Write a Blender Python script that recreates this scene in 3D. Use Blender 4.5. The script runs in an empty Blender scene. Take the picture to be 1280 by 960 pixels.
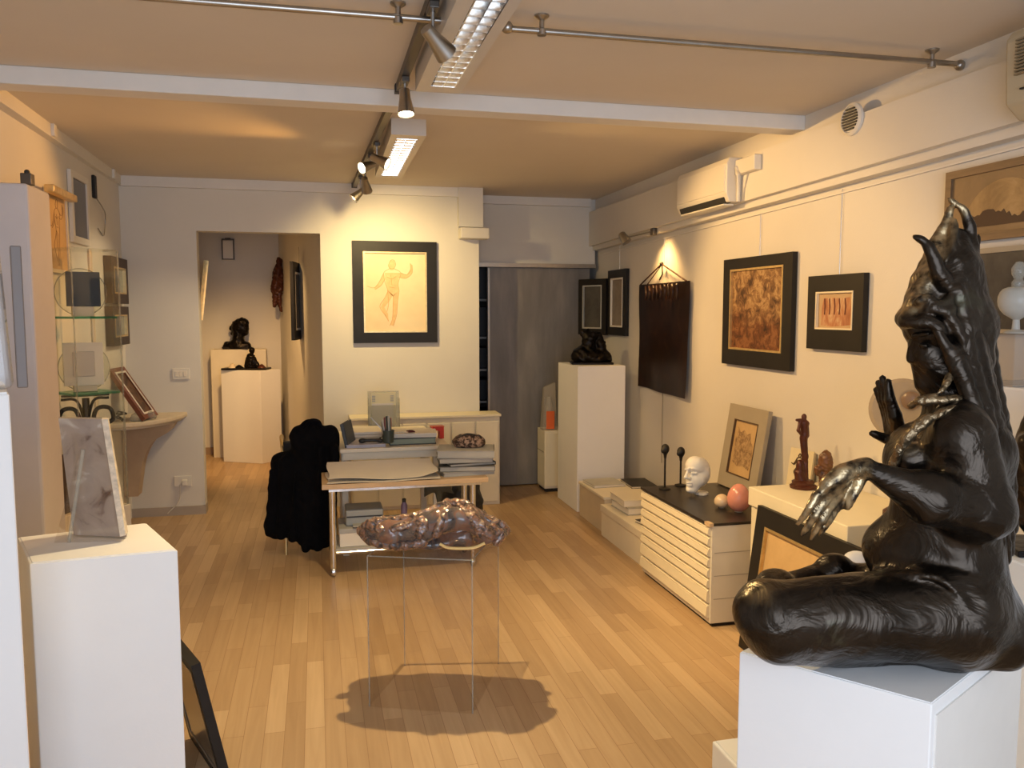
import bpy, bmesh, math, random
import numpy as np
from mathutils import Vector, Matrix, Euler
random.seed(7)
S = bpy.context.scene
COL = S.collection
R = math.radians

# ---------------------------------------------------------------- camera, exposure, world
CAMH, FPX, YAW, PIT = 1.6, 1015.0, R(13.5), R(5.07)
cd = bpy.data.cameras.new('camera'); cam = bpy.data.objects.new('camera', cd); COL.objects.link(cam)
cd.sensor_width = 36; cd.lens = FPX/1280*36; cd.clip_start = 0.02
cam.location = (0, 0, CAMH); cam.rotation_euler = (math.pi/2-PIT, 0, -YAW)
S.camera = cam
vs = S.view_settings
vs.view_transform = 'Standard'; vs.look = 'None'; vs.gamma = 1; vs.use_curve_mapping = False
vs.exposure = 0.0
w = bpy.data.worlds.new('evening_sky'); S.world = w; w.use_nodes = True
w.node_tree.nodes['Background'].inputs[0].default_value = (0.55, 0.68, 1.0, 1)
w.node_tree.nodes['Background'].inputs[1].default_value = 0.6

def light(name, kind, loc, aim, power, color, parent=None, **kw):
    l = bpy.data.lights.new(name, kind); l.energy = power; l.color = color
    for k, v in kw.items(): setattr(l, k, v)
    o = bpy.data.objects.new(name, l); COL.objects.link(o)
    o.rotation_euler = (Vector(aim)-Vector(loc)).to_track_quat('-Z', 'Y').to_euler()
    o.location = loc
    if parent:
        o.parent = parent; o.location = Vector(loc)-parent.location
    return o
WARM = (1.0, 0.60, 0.235)
WARM2 = (1.0, 0.66, 0.33)
# cool area light added behind the camera, set in the unseen front window
light('cool_front_fill', 'AREA', (0.4, -1.12, 1.5), (0.4, 5, 1.35), 86, (0.72, 0.83, 1.0), shape='RECTANGLE', size=2.6, size_y=1.9)

# ---------------------------------------------------------------- helpers
class Cam:
    fw = np.array([math.sin(YAW)*math.cos(PIT), math.cos(YAW)*math.cos(PIT), -math.sin(PIT)])
    rt = np.array([math.cos(YAW), -math.sin(YAW), 0.0])
    up = np.cross(rt, fw)
FWH = np.array([math.sin(YAW), math.cos(YAW), 0.0])
C0 = np.array([0, 0, CAMH])
def ray(px, py): return Cam.fw*FPX + Cam.rt*(px-640) + Cam.up*(480-py)
def proj(p):
    v = np.array(p)-C0; z = v@Cam.fw; return 640+FPX*(v@Cam.rt)/z, 480-FPX*(v@Cam.up)/z
def onplane(px, py, ax, v):
    d = ray(px, py); i = 'xyz'.index(ax); return C0 + d*((v-C0[i])/d[i])
class Loc:
    """local frame for measuring a sculpture: x right, y away, z up, standing at a place O"""
    def __init__(s, O):
        s.O = np.array(O, float); s.D = float((s.O-C0)@FWH); s.sc = FPX/s.D
    def q(s, px, py, w=0.0):
        d = ray(px, py); p = C0 + d*((s.D+w)/(d@FWH)) - s.O
        return (float(p@Cam.rt), float(p@FWH), float(p[2]))
    def r(s, rp): return rp/s.sc

def new_mat(name): 
    m = bpy.data.materials.new(name); m.use_nodes = True
    nt = m.node_tree; return m, nt, nt.nodes['Principled BSDF']
def P(nt, t, **kw):
    n = nt.nodes.new(t)
    for k, v in kw.items():
        if k in n.inputs: n.inputs[k].default_value = v
        else: setattr(n, k, v)
    return n
def coords(nt, scale=(1, 1, 1), rot=(0, 0, 0), src='Object'):
    tc = P(nt, 'ShaderNodeTexCoord'); mp = P(nt, 'ShaderNodeMapping')
    mp.inputs['Scale'].default_value = scale; mp.inputs['Rotation'].default_value = rot
    nt.links.new(tc.outputs[src], mp.inputs[0]); return mp.outputs[0]
def ramp(nt, fac, stops):
    r = P(nt, 'ShaderNodeValToRGB'); e = r.color_ramp.elements
    while len(e) < len(stops): e.new(0.5)
    for el, (p, c) in zip(e, stops): el.position = p; el.color = (*c, 1)
    nt.links.new(fac, r.inputs[0]); return r.outputs[0]
def mat(name, col, rough=0.5, metal=0.0, var=0.06, nscale=6.0, bump=0.0, bscale=60.0, stretch=(1, 1, 1), spec=0.5, coat=0.0, stops=None):
    m, nt, b = new_mat(name)
    vec = coords(nt, stretch)
    n = P(nt, 'ShaderNodeTexNoise', Scale=nscale, Detail=5.0, Roughness=0.6); nt.links.new(vec, n.inputs['Vector'])
    c = np.array(col)
    if stops is None: stops = [(0.3, tuple(c*(1-var))), (0.7, tuple(np.minimum(c*(1+var), 1)))]
    nt.links.new(ramp(nt, n.outputs['Fac'], stops), b.inputs['Base Color'])
    b.inputs['Roughness'].default_value = rough; b.inputs['Metallic'].default_value = metal
    b.inputs['Specular IOR Level'].default_value = spec; b.inputs['Coat Weight'].default_value = coat
    if bump:
        n2 = P(nt, 'ShaderNodeTexNoise', Scale=bscale, Detail=4.0); nt.links.new(vec, n2.inputs['Vector'])
        bp = P(nt, 'ShaderNodeBump', Strength=bump, Distance=0.01); nt.links.new(n2.outputs['Fac'], bp.inputs['Height'])
        nt.links.new(bp.outputs[0], b.inputs['Normal'])
    return m
def glass(name, tint=(0.97, 0.98, 0.97), refl=1.0, haze=0.0, hcol=(0.8, 0.8, 0.78), ior=1.45):
    m, nt, b = new_mat(name); nt.nodes.remove(b)
    t = P(nt, 'ShaderNodeBsdfTransparent'); t.inputs[0].default_value = (*tint, 1)
    g = P(nt, 'ShaderNodeBsdfGlossy'); g.inputs['Roughness'].default_value = 0.03
    mu = P(nt, 'ShaderNodeMath', operation='MULTIPLY'); mu.inputs[1].default_value = refl
    lw = P(nt, 'ShaderNodeLayerWeight'); lw.inputs[0].default_value = 0.25
    pw = P(nt, 'ShaderNodeMath', operation='POWER'); pw.inputs[1].default_value = 2.0
    nt.links.new(lw.outputs['Facing'], pw.inputs[0])
    ad = P(nt, 'ShaderNodeMath', operation='ADD'); ad.inputs[1].default_value = 0.04; ad.use_clamp = True
    nt.links.new(pw.outputs[0], ad.inputs[0]); nt.links.new(ad.outputs[0], mu.inputs[0])
    mx = P(nt, 'ShaderNodeMixShader'); nt.links.new(mu.outputs[0], mx.inputs[0]); nt.links.new(t.outputs[0], mx.inputs[1]); nt.links.new(g.outputs[0], mx.inputs[2])
    out = nt.nodes['Material Output']; last = mx
    if haze:
        d = P(nt, 'ShaderNodeBsdfDiffuse'); d.inputs[0].default_value = (*hcol, 1)
        m2 = P(nt, 'ShaderNodeMixShader'); m2.inputs[0].default_value = haze
        nt.links.new(mx.outputs[0], m2.inputs[1]); nt.links.new(d.outputs[0], m2.inputs[2]); last = m2
    nt.links.new(last.outputs[0], out.inputs[0])
    return m
def emit(name, col, s):
    m, nt, b = new_mat(name)
    b.inputs['Base Color'].default_value = (*col, 1); b.inputs['Emission Color'].default_value = (*col, 1); b.inputs['Emission Strength'].default_value = s
    return m

class MB:
    """collects shapes, linked as ONE mesh object"""
    def __init__(s): s.bm = bmesh.new()
    def box(s, a, b, bev=0.0, M=None):
        a, b = Vector(a), Vector(b)
        T = Matrix.Translation((a+b)/2) @ Matrix.Diagonal((*(abs(b[i]-a[i]) for i in range(3)), 1))
        r = bmesh.ops.create_cube(s.bm, size=1, matrix=T)
        vs_ = r['verts']
        if bev:
            es = list({e for v in vs_ for e in v.link_edges})
            rb = bmesh.ops.bevel(s.bm, geom=es, offset=bev, segments=2, profile=0.5, affect='EDGES')
            vs_ = list({v for f in rb['faces'] for v in f.verts} | {v for v in vs_ if v.is_valid})
        if M is not None: bmesh.ops.transform(s.bm, matrix=M, verts=vs_)
        return s
    def prism(s, poly, axis, a, b):
        """poly of 2-D points extruded along axis from a to b"""
        def mk(p, t):
            q = list(p); q.insert('xyz'.index(axis), t); return s.bm.verts.new(q)
        lo = [mk(p, a) for p in poly]; hi = [mk(p, b) for p in poly]; n = len(poly)
        s.bm.faces.new(lo[::-1]); s.bm.faces.new(hi)
        for i in range(n): s.bm.faces.new((lo[i], lo[(i+1) % n], hi[(i+1) % n], hi[i]))
        return s
    def hexa(s, lo, hi):
        """two matching loops of 3-D points joined"""
        a = [s.bm.verts.new(p) for p in lo]; b = [s.bm.verts.new(p) for p in hi]; n = len(a)
        s.bm.faces.new(a[::-1]); s.bm.faces.new(b)
        for i in range(n): s.bm.faces.new((a[i], a[(i+1) % n], b[(i+1) % n], b[i]))
        return s
    def tube(s, pts, r, n=8):
        pts = [Vector(p) for p in pts]
        rs = r if isinstance(r, (list, tuple)) else [r]*len(pts)
        up = Vector((0.13, 0.27, 1)).normalized(); rings = []
        for i, p in enumerate(pts):
            t = (pts[min(i+1, len(pts)-1)]-pts[max(i-1, 0)]).normalized()
            x = t.cross(up)
            if x.length < 1e-3: x = t.cross(Vector((1, 0, 0)))
            x.normalize(); y = x.cross(t)
            rings.append([s.bm.verts.new(p+(x*math.cos(k*2*math.pi/n)+y*math.sin(k*2*math.pi/n))*rs[i]) for k in range(n)])
        for a, b in zip(rings, rings[1:]):
            for k in range(n): s.bm.faces.new((a[k], a[(k+1) % n], b[(k+1) % n], b[k]))
        s.bm.faces.new(rings[0][::-1]); s.bm.faces.new(rings[-1])
        return s
    def lathe(s, prof, c=(0, 0, 0), n=24, M=None):
        T = Matrix.Translation(c)
        if M is not None: T = T @ M
        rings = []
        for r, z in prof:
            if r < 1e-6: rings.append([s.bm.verts.new(T @ Vector((0, 0, z)))])
            else: rings.append([s.bm.verts.new(T @ Vector((r*math.cos(k*2*math.pi/n), r*math.sin(k*2*math.pi/n), z))) for k in range(n)])
        for a, b in zip(rings, rings[1:]):
            for k in range(n):
                k2 = (k+1) % n
                if len(a) == 1 and len(b) == 1: continue
                if len(a) == 1: s.bm.faces.new((a[0], b[k], b[k2]))
                elif len(b) == 1: s.bm.faces.new((a[k], a[k2], b[0]))
                else: s.bm.faces.new((a[k], a[k2], b[k2], b[k]))
        if len(rings[0]) > 1: s.bm.faces.new(rings[0][::-1])
        if len(rings[-1]) > 1: s.bm.faces.new(rings[-1])
        return s
    def ball(s, c, r, sc=(1, 1, 1)):
        bmesh.ops.create_uvsphere(s.bm, u_segments=16, v_segments=10, radius=r, matrix=Matrix.Translation(c) @ Matrix.Diagonal((*sc, 1)))
        return s
    def ring(s, w, h, b, d, y0=0.0):
        """rectangular frame in XZ centred at origin, border b inside w x h, front at y0-d"""
        o = [(-w/2, -h/2), (w/2, -h/2), (w/2, h/2), (-w/2, h/2)]
        i = [(-w/2+b, -h/2+b), (w/2-b, -h/2+b), (w/2-b, h/2-b), (-w/2+b, h/2-b)]
        bm = s.bm
        V = {}
        for nm, L in (('o', o), ('i', i)):
            for k, (x, z) in enumerate(L):
                V[nm, k, 0] = bm.verts.new((x, y0, z)); V[nm, k, 1] = bm.verts.new((x, y0-d, z))
        for k in range(4):
            k2 = (k+1) % 4
            bm.faces.new((V['o', k, 1], V['o', k2, 1], V['i', k2, 1], V['i', k, 1]))
            bm.faces.new((V['o', k2, 0], V['o', k, 0], V['i', k, 0], V['i', k2, 0]))
            bm.faces.new((V['o', k, 0], V['o', k2, 0], V['o', k2, 1], V['o', k, 1]))
            bm.faces.new((V['i', k2, 0], V['i', k, 0], V['i', k, 1], V['i', k2, 1]))
        return s
    def stroke(s, pts, wd, y=-0.001, th=0.001):
        """thin raised drawn line on a sheet in XZ"""
        return s.tube([(p[0], y, p[1]) for p in pts], wd, 5)
    def build(s, name, m, parent=None, smooth=False, bev=0.0):
        bmesh.ops.recalc_face_normals(s.bm, faces=s.bm.faces)
        me = bpy.data.meshes.new(name); s.bm.to_mesh(me); s.bm.free()
        me.materials.append(m)
        if smooth:
            for p in me.polygons: p.use_smooth = True
        o = bpy.data.objects.new(name, me); COL.objects.link(o)
        if smooth: 
            me.set_sharp_from_angle(angle=R(40))
        if parent: o.parent = parent
        if bev:
            md = o.modifiers.new('soft_edges', 'BEVEL'); md.width = bev; md.segments = 2; md.limit_method = 'ANGLE'
        return o
def tag(o, label, cat, group=None, kind=None):
    o['label'] = label; o['category'] = cat
    if group: o['group'] = group
    if kind: o['kind'] = kind
    return o
def thing(name, label, cat, loc=(0, 0, 0), rz=0.0, group=None, rx=0.0):
    o = bpy.data.objects.new(name, None); COL.objects.link(o); o.empty_display_size = 0.05
    o.location = loc; o.rotation_euler = (rx, 0, rz)
    return tag(o, label, cat, group)
def structure(o): o['kind'] = 'structure'; return o
def smooth(pts, n=6):
    """Catmull-Rom through points (tuples of any length)"""
    P_ = [np.array(p, float) for p in pts]; P_ = [2*P_[0]-P_[1]]+P_+[2*P_[-1]-P_[-2]]; out = []
    for i in range(1, len(P_)-2):
        a, b, c, d = P_[i-1:i+3]
        for k in range(n):
            t = k/n; out.append(tuple(.5*((2*b)+(-a+c)*t+(2*a-5*b+4*c-d)*t*t+(-a+3*b-3*c+d)*t**3)))
    out.append(tuple(P_[-2])); return out

# ---- modelling in "clay": blended rounded shapes turned into one continuous skin
class Clay:
    def __init__(s): s.p = []
    def cap(s, a, b, ra, rb, k=0.02): s.p.append(('c', np.array(a, float), np.array(b, float), ra, rb, k)); return s
    def chain(s, pts, rs, k=0.01):
        for i in range(len(pts)-1): s.cap(pts[i], pts[i+1], rs[i], rs[i+1], k)
        return s
    def ell(s, c, r, k=0.02, rot=None): s.p.append(('e', np.array(c, float), np.array(r, float), rot, 0, k)); return s
    def cut(s, c, r, k=0.01): s.p.append(('x', np.array(c, float), np.array(r, float), None, 0, k)); return s
    def bounds(s):
        lo = np.full(3, 1e9); hi = -lo
        for q in s.p:
            if q[0] == 'c':
                for e, r in ((q[1], q[3]), (q[2], q[4])): lo = np.minimum(lo, e-r); hi = np.maximum(hi, e+r)
            elif q[0] == 'e': m = max(q[2]) if q[3] is not None else q[2]; lo = np.minimum(lo, q[1]-m); hi = np.maximum(hi, q[1]+m)
        return lo, hi
    def skin(s, h, rough=0.0, rs=30.0, floor=None, seed=0):
        lo, hi = s.bounds(); pad = 4*h+rough*2; lo -= pad; hi += pad
        n = np.ceil((hi-lo)/h).astype(int)+1
        ax = [lo[i]+h*np.arange(n[i]) for i in range(3)]
        F = np.full(n, 0.5)
        for q in s.p:
            k = q[5]
            if q[0] == 'c': l = np.minimum(q[1]-q[3], q[2]-q[4]); u = np.maximum(q[1]+q[3], q[2]+q[4])
            else: m = np.full(3, max(q[2])); l = q[1]-m; u = q[1]+m
            l = l-k*1.5-3*h; u = u+k*1.5+3*h
            sl = [slice(max(0, int((l[i]-lo[i])/h)), max(0, min(n[i], int((u[i]-lo[i])/h)+2))) for i in range(3)]
            X, Y, Z = np.meshgrid(ax[0][sl[0]], ax[1][sl[1]], ax[2][sl[2]], indexing='ij')
            if X.size == 0: continue
            Pp = np.stack([X, Y, Z], -1)
            if q[0] == 'c':
                ba = q[2]-q[1]; L = max(ba@ba, 1e-12); t = np.clip(((Pp-q[1])@ba)/L, 0, 1)
                d = np.linalg.norm(Pp-q[1]-t[..., None]*ba, axis=-1)-(q[3]+(q[4]-q[3])*t)
            else:
                D = Pp-q[1]
                if q[3] is not None: D = D@np.array(Euler(q[3]).to_matrix())
                k0 = np.linalg.norm(D/q[2], axis=-1); k1 = np.linalg.norm(D/q[2]**2, axis=-1)+1e-9
                d = k0*(k0-1)/k1
            f = F[tuple(sl)]
            if q[0] == 'x':
                d = -d; hh = np.clip(0.5+0.5*(f-d)/k, 0, 1); F[tuple(sl)] = d+(f-d)*hh+k*hh*(1-hh)
            else:
                hh = np.clip(0.5+0.5*(f-d)/k, 0, 1); F[tuple(sl)] = f*(1-hh)+d*hh-k*hh*(1-hh)
        if rough:
            X, Y, Z = np.meshgrid(*ax, indexing='ij'); g = np.random.RandomState(seed); N = 0
            for o in range(7):
                v = g.normal(size=3); v *= rs*(1+o*0.35)/np.linalg.norm(v); N = N+np.sin(X*v[0]+Y*v[1]+Z*v[2]+g.rand()*6+2*np.sin(X*v[1]*.6+Z*v[0]*.6))
            F = F+rough*N/3.0
        if floor is not None: F = np.maximum(F, floor-ax[2][None, None, :])
        return surfnet(F, lo, h)
    def build(s, name, m, parent=None, h=0.006, **kw):
        v, f = s.skin(h, **kw)
        me = bpy.data.meshes.new(name); me.from_pydata(v.tolist(), [], f.tolist()); me.update()
        me.materials.append(m)
        for p in me.polygons: p.use_smooth = True
        o = bpy.data.objects.new(name, me); COL.objects.link(o)
        if parent: o.parent = parent
        return o
def surfnet(F, lo, h):
    I = F < 0; nx, ny, nz = F.shape
    cnt = np.zeros((nx-1, ny-1, nz-1)); acc = np.zeros((nx-1, ny-1, nz-1, 3))
    off = [(0, 0, 0), (1, 0, 0), (0, 1, 0), (1, 1, 0), (0, 0, 1), (1, 0, 1), (0, 1, 1), (1, 1, 1)]
    def c(A, o): return A[o[0]:o[0]+nx-1, o[1]:o[1]+ny-1, o[2]:o[2]+nz-1]
    for a in off:
        for ax in range(3):
            if a[ax]: continue
            b = list(a); b[ax] = 1
            fa, fb = c(F, a), c(F, b); x = (fa < 0) != (fb < 0)
            t = np.where(x, fa/np.where(fa-fb == 0, 1, fa-fb), 0)
            for i in range(3): acc[..., i] += np.where(x, a[i]+(t if i == ax else 0), 0)
            cnt += x
    act = cnt > 0; idx = -np.ones(act.shape, int); ids = np.argwhere(act); idx[act] = np.arange(len(ids))
    V = lo+h*(ids+acc[act]/cnt[act][:, None]); quads = []
    for ax in range(3):
        sl0 = [slice(1, -1)]*3; sl1 = [slice(1, -1)]*3; sl0[ax] = slice(0, -1); sl1[ax] = slice(1, None)
        x = I[tuple(sl0)] != I[tuple(sl1)]; e = np.argwhere(x)
        for i in range(3):
            if i != ax: e[:, i] += 1
        ins = I[e[:, 0], e[:, 1], e[:, 2]]
        u, w_ = (ax+1) % 3, (ax+2) % 3
        def at(du, dw):
            q = e.copy(); q[:, u] -= du; q[:, w_] -= dw; return idx[q[:, 0], q[:, 1], q[:, 2]]
        Q = np.stack([at(0, 0), at(1, 0), at(1, 1), at(0, 1)], 1)
        Q[~ins] = Q[~ins][:, ::-1]; quads.append(Q)
    Q = np.concatenate(quads); return V, Q[(Q >= 0).all(1)]

# ---------------------------------------------------------------- materials
M_wall = mat('wall_paint', (0.70, 0.665, 0.60), 0.85, var=0.03, nscale=1.5, bump=0.06, bscale=120)
M_ceil = mat('ceiling_paint', (0.67, 0.60, 0.505), 0.9, var=0.03, nscale=1.2)
M_trim = mat('trim_paint', (0.74, 0.71, 0.66), 0.7, var=0.03)
M_white = mat('white_plinth_paint', (0.80, 0.79, 0.775), 0.6, var=0.02, nscale=3, bump=0.03, bscale=90)
M_cream = mat('cream_lacquer', (0.76, 0.68, 0.50), 0.45, var=0.03)
M_cream2 = mat('cream_panel', (0.74, 0.67, 0.53), 0.5, var=0.04)
M_beige = mat('beige_box', (0.60, 0.50, 0.36), 0.6, var=0.05)
M_black = mat('black_frame', (0.014, 0.012, 0.011), 0.5, var=0.2, spec=0.3)
M_blacktop = mat('black_worktop', (0.02, 0.016, 0.014), 0.35, var=0.15)
M_coat = mat('black_wool', (0.004, 0.004, 0.005), 0.95, var=0.3, bump=0.3, bscale=250, spec=0.1)
M_steel = mat('brushed_steel', (0.42, 0.39, 0.35), 0.32, 1.0, var=0.08, nscale=20)
M_dsteel = mat('dark_track', (0.10, 0.085, 0.07), 0.4, 0.6)
M_chrome = mat('chrome', (0.7, 0.7, 0.7), 0.15, 1.0, var=0.05)
M_louvre = mat('mirror_louvre', (0.85, 0.84, 0.82), 0.12, 1.0, var=0.03)
M_housing = mat('lamp_housing', (0.62, 0.57, 0.50), 0.4, var=0.03)
M_plastic = mat('white_plastic', (0.74, 0.70, 0.62), 0.4, var=0.02)
M_oldplastic = mat('aged_plastic', (0.52, 0.43, 0.28), 0.5, var=0.04)
M_dark = mat('dark_plastic', (0.02, 0.019, 0.018), 0.5)
M_gilt = mat('gilt', (0.70, 0.50, 0.22), 0.35, 0.7, var=0.15, nscale=30)
M_paper = mat('paper', (0.78, 0.72, 0.62), 0.8, var=0.03)
M_greypaper = mat('grey_paper', (0.42, 0.41, 0.38), 0.75, var=0.08)
M_wood = mat('pale_wood', (0.60, 0.42, 0.24), 0.45, var=0.12, nscale=8, stretch=(1, 12, 12))
M_bulb = emit('lamp_glow', (1.0, 0.80, 0.50), 14)
M_stone = mat('cream_stone', (0.66, 0.55, 0.40), 0.5, var=0.08, nscale=10)
M_glass = glass('clear_glass', refl=0.7)
M_acrylic = glass('clear_acrylic', (0.965, 0.955, 0.945), refl=0.45)
M_edge = glass('glass_edge', (0.8, 0.82, 0.8), refl=0.6, haze=0.2, hcol=(0.85, 0.8, 0.7))
M_green = glass('green_glass', (0.25, 0.62, 0.48), refl=0.9, haze=0.25, hcol=(0.06, 0.34, 0.24))
def bronze(name, base, hi, rough=0.3, bump=0.3, bscale=11.0, metal=0.9, glint=None):
    """dark patina with lighter patches; faces whose 'wear' is above 0 carry a painted gold highlight"""
    m, nt, b = new_mat(name); vec = coords(nt)
    n = P(nt, 'ShaderNodeTexNoise', Scale=7.0, Detail=6.0, Roughness=0.65); nt.links.new(vec, n.inputs['Vector'])
    c = ramp(nt, n.outputs['Fac'], [(0.35, base), (0.62, tuple(np.array(base)*1.8)), (0.8, hi)])
    if glint:
        at = P(nt, 'ShaderNodeAttribute', attribute_name='warm_glint')
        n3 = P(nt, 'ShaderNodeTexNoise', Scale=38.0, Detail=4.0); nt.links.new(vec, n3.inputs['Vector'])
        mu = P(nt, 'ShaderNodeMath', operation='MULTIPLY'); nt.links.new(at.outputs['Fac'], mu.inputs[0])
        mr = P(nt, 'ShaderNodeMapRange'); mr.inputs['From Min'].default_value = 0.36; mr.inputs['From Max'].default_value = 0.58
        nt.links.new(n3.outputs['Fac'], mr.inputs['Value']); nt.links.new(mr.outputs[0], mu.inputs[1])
        mx = P(nt, 'ShaderNodeMix', data_type='RGBA'); nt.links.new(mu.outputs[0], mx.inputs[0]); nt.links.new(c, mx.inputs[6]); mx.inputs[7].default_value = (*glint, 1)
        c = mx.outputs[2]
    nt.links.new(c, b.inputs['Base Color'])
    b.inputs['Metallic'].default_value = metal; b.inputs['Specular IOR Level'].default_value = 0.4
    r = P(nt, 'ShaderNodeMapRange'); r.inputs['To Min'].default_value = rough-0.08; r.inputs['To Max'].default_value = rough+0.15
    nt.links.new(n.outputs['Fac'], r.inputs['Value']); nt.links.new(r.outputs[0], b.inputs['Roughness'])
    n2 = P(nt, 'ShaderNodeTexNoise', Scale=bscale, Detail=4.0, Distortion=0.8); nt.links.new(vec, n2.inputs['Vector'])
    bp = P(nt, 'ShaderNodeBump', Strength=bump, Distance=0.03); nt.links.new(n2.outputs['Fac'], bp.inputs['Height'])
    nt.links.new(bp.outputs[0], b.inputs['Normal'])
    return m
M_bronze = bronze('dark_bronze', (0.026, 0.020, 0.015), (0.085, 0.085, 0.055), 0.27, 0.45, glint=(0.42, 0.31, 0.17))  # gold tone paints the highlights that warm lamps make on the bronze
M_bronze2 = bronze('gold_lit_bronze', (0.16, 0.115, 0.065), (0.4, 0.30, 0.16), 0.28, 0.5, 30)  # lighter gold tone paints the warm highlights of the necklace
M_bronzeb = bronze('black_bronze', (0.012, 0.010, 0.009), (0.03, 0.025, 0.02), 0.35)
M_redwood = bronze('red_brown_patina', (0.055, 0.016, 0.009), (0.14, 0.05, 0.03), 0.3, metal=0.3)

def floor_mat():
    m, nt, b = new_mat('oak_laminate')
    vec = coords(nt, rot=(0, 0, R(90)))
    br = P(nt, 'ShaderNodeTexBrick', Scale=1.0); br.offset = 0.37; br.offset_frequency = 2
    br.inputs['Brick Width'].default_value = 0.62; br.inputs['Row Height'].default_value = 0.075
    br.inputs['Mortar Size'].default_value = 0.0009; br.inputs['Bias'].default_value = 0.0
    br.inputs['Color1'].default_value = (0, 0, 0, 1); br.inputs['Color2'].default_value = (1, 1, 1, 1); br.inputs['Mortar'].default_value = (0.2, 0.2, 0.2, 1)
    nt.links.new(vec, br.inputs['Vector'])
    vec2 = coords(nt, (30, 1.6, 1))
    n = P(nt, 'ShaderNodeTexNoise', Scale=1.0, Detail=5.0, Distortion=1.0); nt.links.new(vec2, n.inputs['Vector'])
    ad = P(nt, 'ShaderNodeMix', data_type='FLOAT'); ad.inputs[0].default_value = 0.55
    nt.links.new(br.outputs['Color'], ad.inputs[2]); nt.links.new(n.outputs['Fac'], ad.inputs[3])
    c = ramp(nt, ad.outputs[0], [(0.12, (0.36, 0.225, 0.115)), (0.5, (0.47, 0.31, 0.165)), (0.88, (0.60, 0.42, 0.24))])
    mx = P(nt, 'ShaderNodeMix', data_type='RGBA', blend_type='MULTIPLY'); mx.inputs[7].default_value = (0.62, 0.5, 0.42, 1)
    nt.links.new(br.outputs['Fac'], mx.inputs[0]); nt.links.new(c, mx.inputs[6]); nt.links.new(mx.outputs[2], b.inputs['Base Color'])
    b.inputs['Roughness'].default_value = 0.36; b.inputs['Specular IOR Level'].default_value = 0.4
    return m
M_floor = floor_mat()
def art_mat(name, stops, scale=9.0, detail=8.0, dist=1.2, rough=0.6, stretch=(1, 1, 1), seed=0.0, coat=0.0):
    m, nt, b = new_mat(name); vec = coords(nt, stretch)
    n = P(nt, 'ShaderNodeTexNoise', noise_dimensions='4D', Scale=scale, Detail=detail, Distortion=dist, Roughness=0.68, W=seed)
    nt.links.new(vec, n.inputs['Vector']); nt.links.new(ramp(nt, n.outputs['Fac'], stops), b.inputs['Base Color'])
    b.inputs['Roughness'].default_value = rough; b.inputs['Coat Weight'].default_value = coat
    return m
# ---------------------------------------------------------------- the room
structure(MB().box((-2.2, -1.3, -0.12), (3.2, 10, 0)).build('floor', M_floor))
structure(MB().box((-1.7, -1.3, 2.62), (2.8, 7.3, 2.75)).build('ceiling', M_ceil))
structure(MB().box((-1.6, -1.3, 0), (-1.43, 6.87, 2.62)).build('wall_left', M_wall))
structure(MB().box((-1.43, 6.75, 0), (-0.89, 6.87, 2.62)).box((-0.89, 6.75, 2.225), (0.042, 6.87, 2.62)).box((0.042, 6.75, 0), (1.335, 6.87, 2.62)).build('wall_back', M_wall))
structure(MB().box((1.335, 7.15, 2.03), (2.5, 7.3, 2.62)).build('wall_recess', M_wall))
structure(MB().box((2.54, -1.3, 0), (2.72, 8.2, 2.3)).box((2.50, -1.3, 2.3), (2.72, 8.2, 2.62)).build('wall_right', M_wall))
def zb(y, z): return z-(y-2.43)*0.016
def runner(m, x0, x1, z0, z1):
    """moulding along the right wall whose lower edges drop slightly to the back"""
    a, b = -1.3, 7.15
    return m.hexa([(x0, a, zb(a, z0)), (x1, a, zb(a, z0)), (x1, a, z1 if z1 > 2.4 else zb(a, z1)), (x0, a, z1 if z1 > 2.4 else zb(a, z1))],
                  [(x0, b, zb(b, z0)), (x1, b, zb(b, z0)), (x1, b, z1 if z1 > 2.4 else zb(b, z1)), (x0, b, z1 if z1 > 2.4 else zb(b, z1))])
structure(runner(runner(MB(), 2.44, 2.55, 2.275, 2.505), 2.478, 2.55, 2.236, 2.275).build('trim_1', M_wall))
structure(MB().hexa([(-1.43, -1.3, 2.55), (-1.30, -1.3, 2.55), (-1.30, -1.3, 2.62), (-1.43, -1.3, 2.62)], [(-1.43, 6.75, 2.55), (-1.405, 6.75, 2.55), (-1.405, 6.75, 2.62), (-1.43, 6.75, 2.62)]).build('trim_2', M_wall))
structure(MB().box((-1.405, 6.71, 2.545), (1.155, 6.75, 2.62)).build('trim_3', M_trim))
structure(MB().box((1.155, 6.69, 2.3), (1.36, 6.75, 2.62)).box((1.16, 6.62, 2.2), (1.40, 6.75, 2.29), 0.01).build('trim_4', M_wall))
structure(MB().box((1.36, 7.10, 2.55), (2.44, 7.15, 2.62)).build('trim_5', M_trim))
structure(MB().box((1.335, 7.12, 2.0), (2.5, 7.15, 2.035)).build('trim_6', M_steel))
structure(MB().box((-1.43, 3.86, 2.545), (2.5, 3.99, 2.62), 0.004).build('trim_7', M_trim))
structure(MB().box((-1.43, 6.735, 0), (-0.89, 6.75, 0.07)).box((-0.905, 6.735, 0), (-0.885, 6.87, 0.07)).build('baseboard_back', mat('grey_skirting', (0.42, 0.36, 0.30), 0.6)))
structure(MB().box((-1.43, -1.32, 0), (-1.0, -1.2, 2.62)).box((1.8, -1.32, 0), (2.5, -1.2, 2.62)).box((-1.0, -1.32, 2.5), (1.8, -1.2, 2.62)).box((-1.0, -1.32, 0), (1.8, -1.2, 0.45)).build('wall_front', M_wall))
structure(MB().box((-1.0, -1.27, 0.45), (1.8, -1.26, 2.5)).build('window_1', M_glass))
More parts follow.
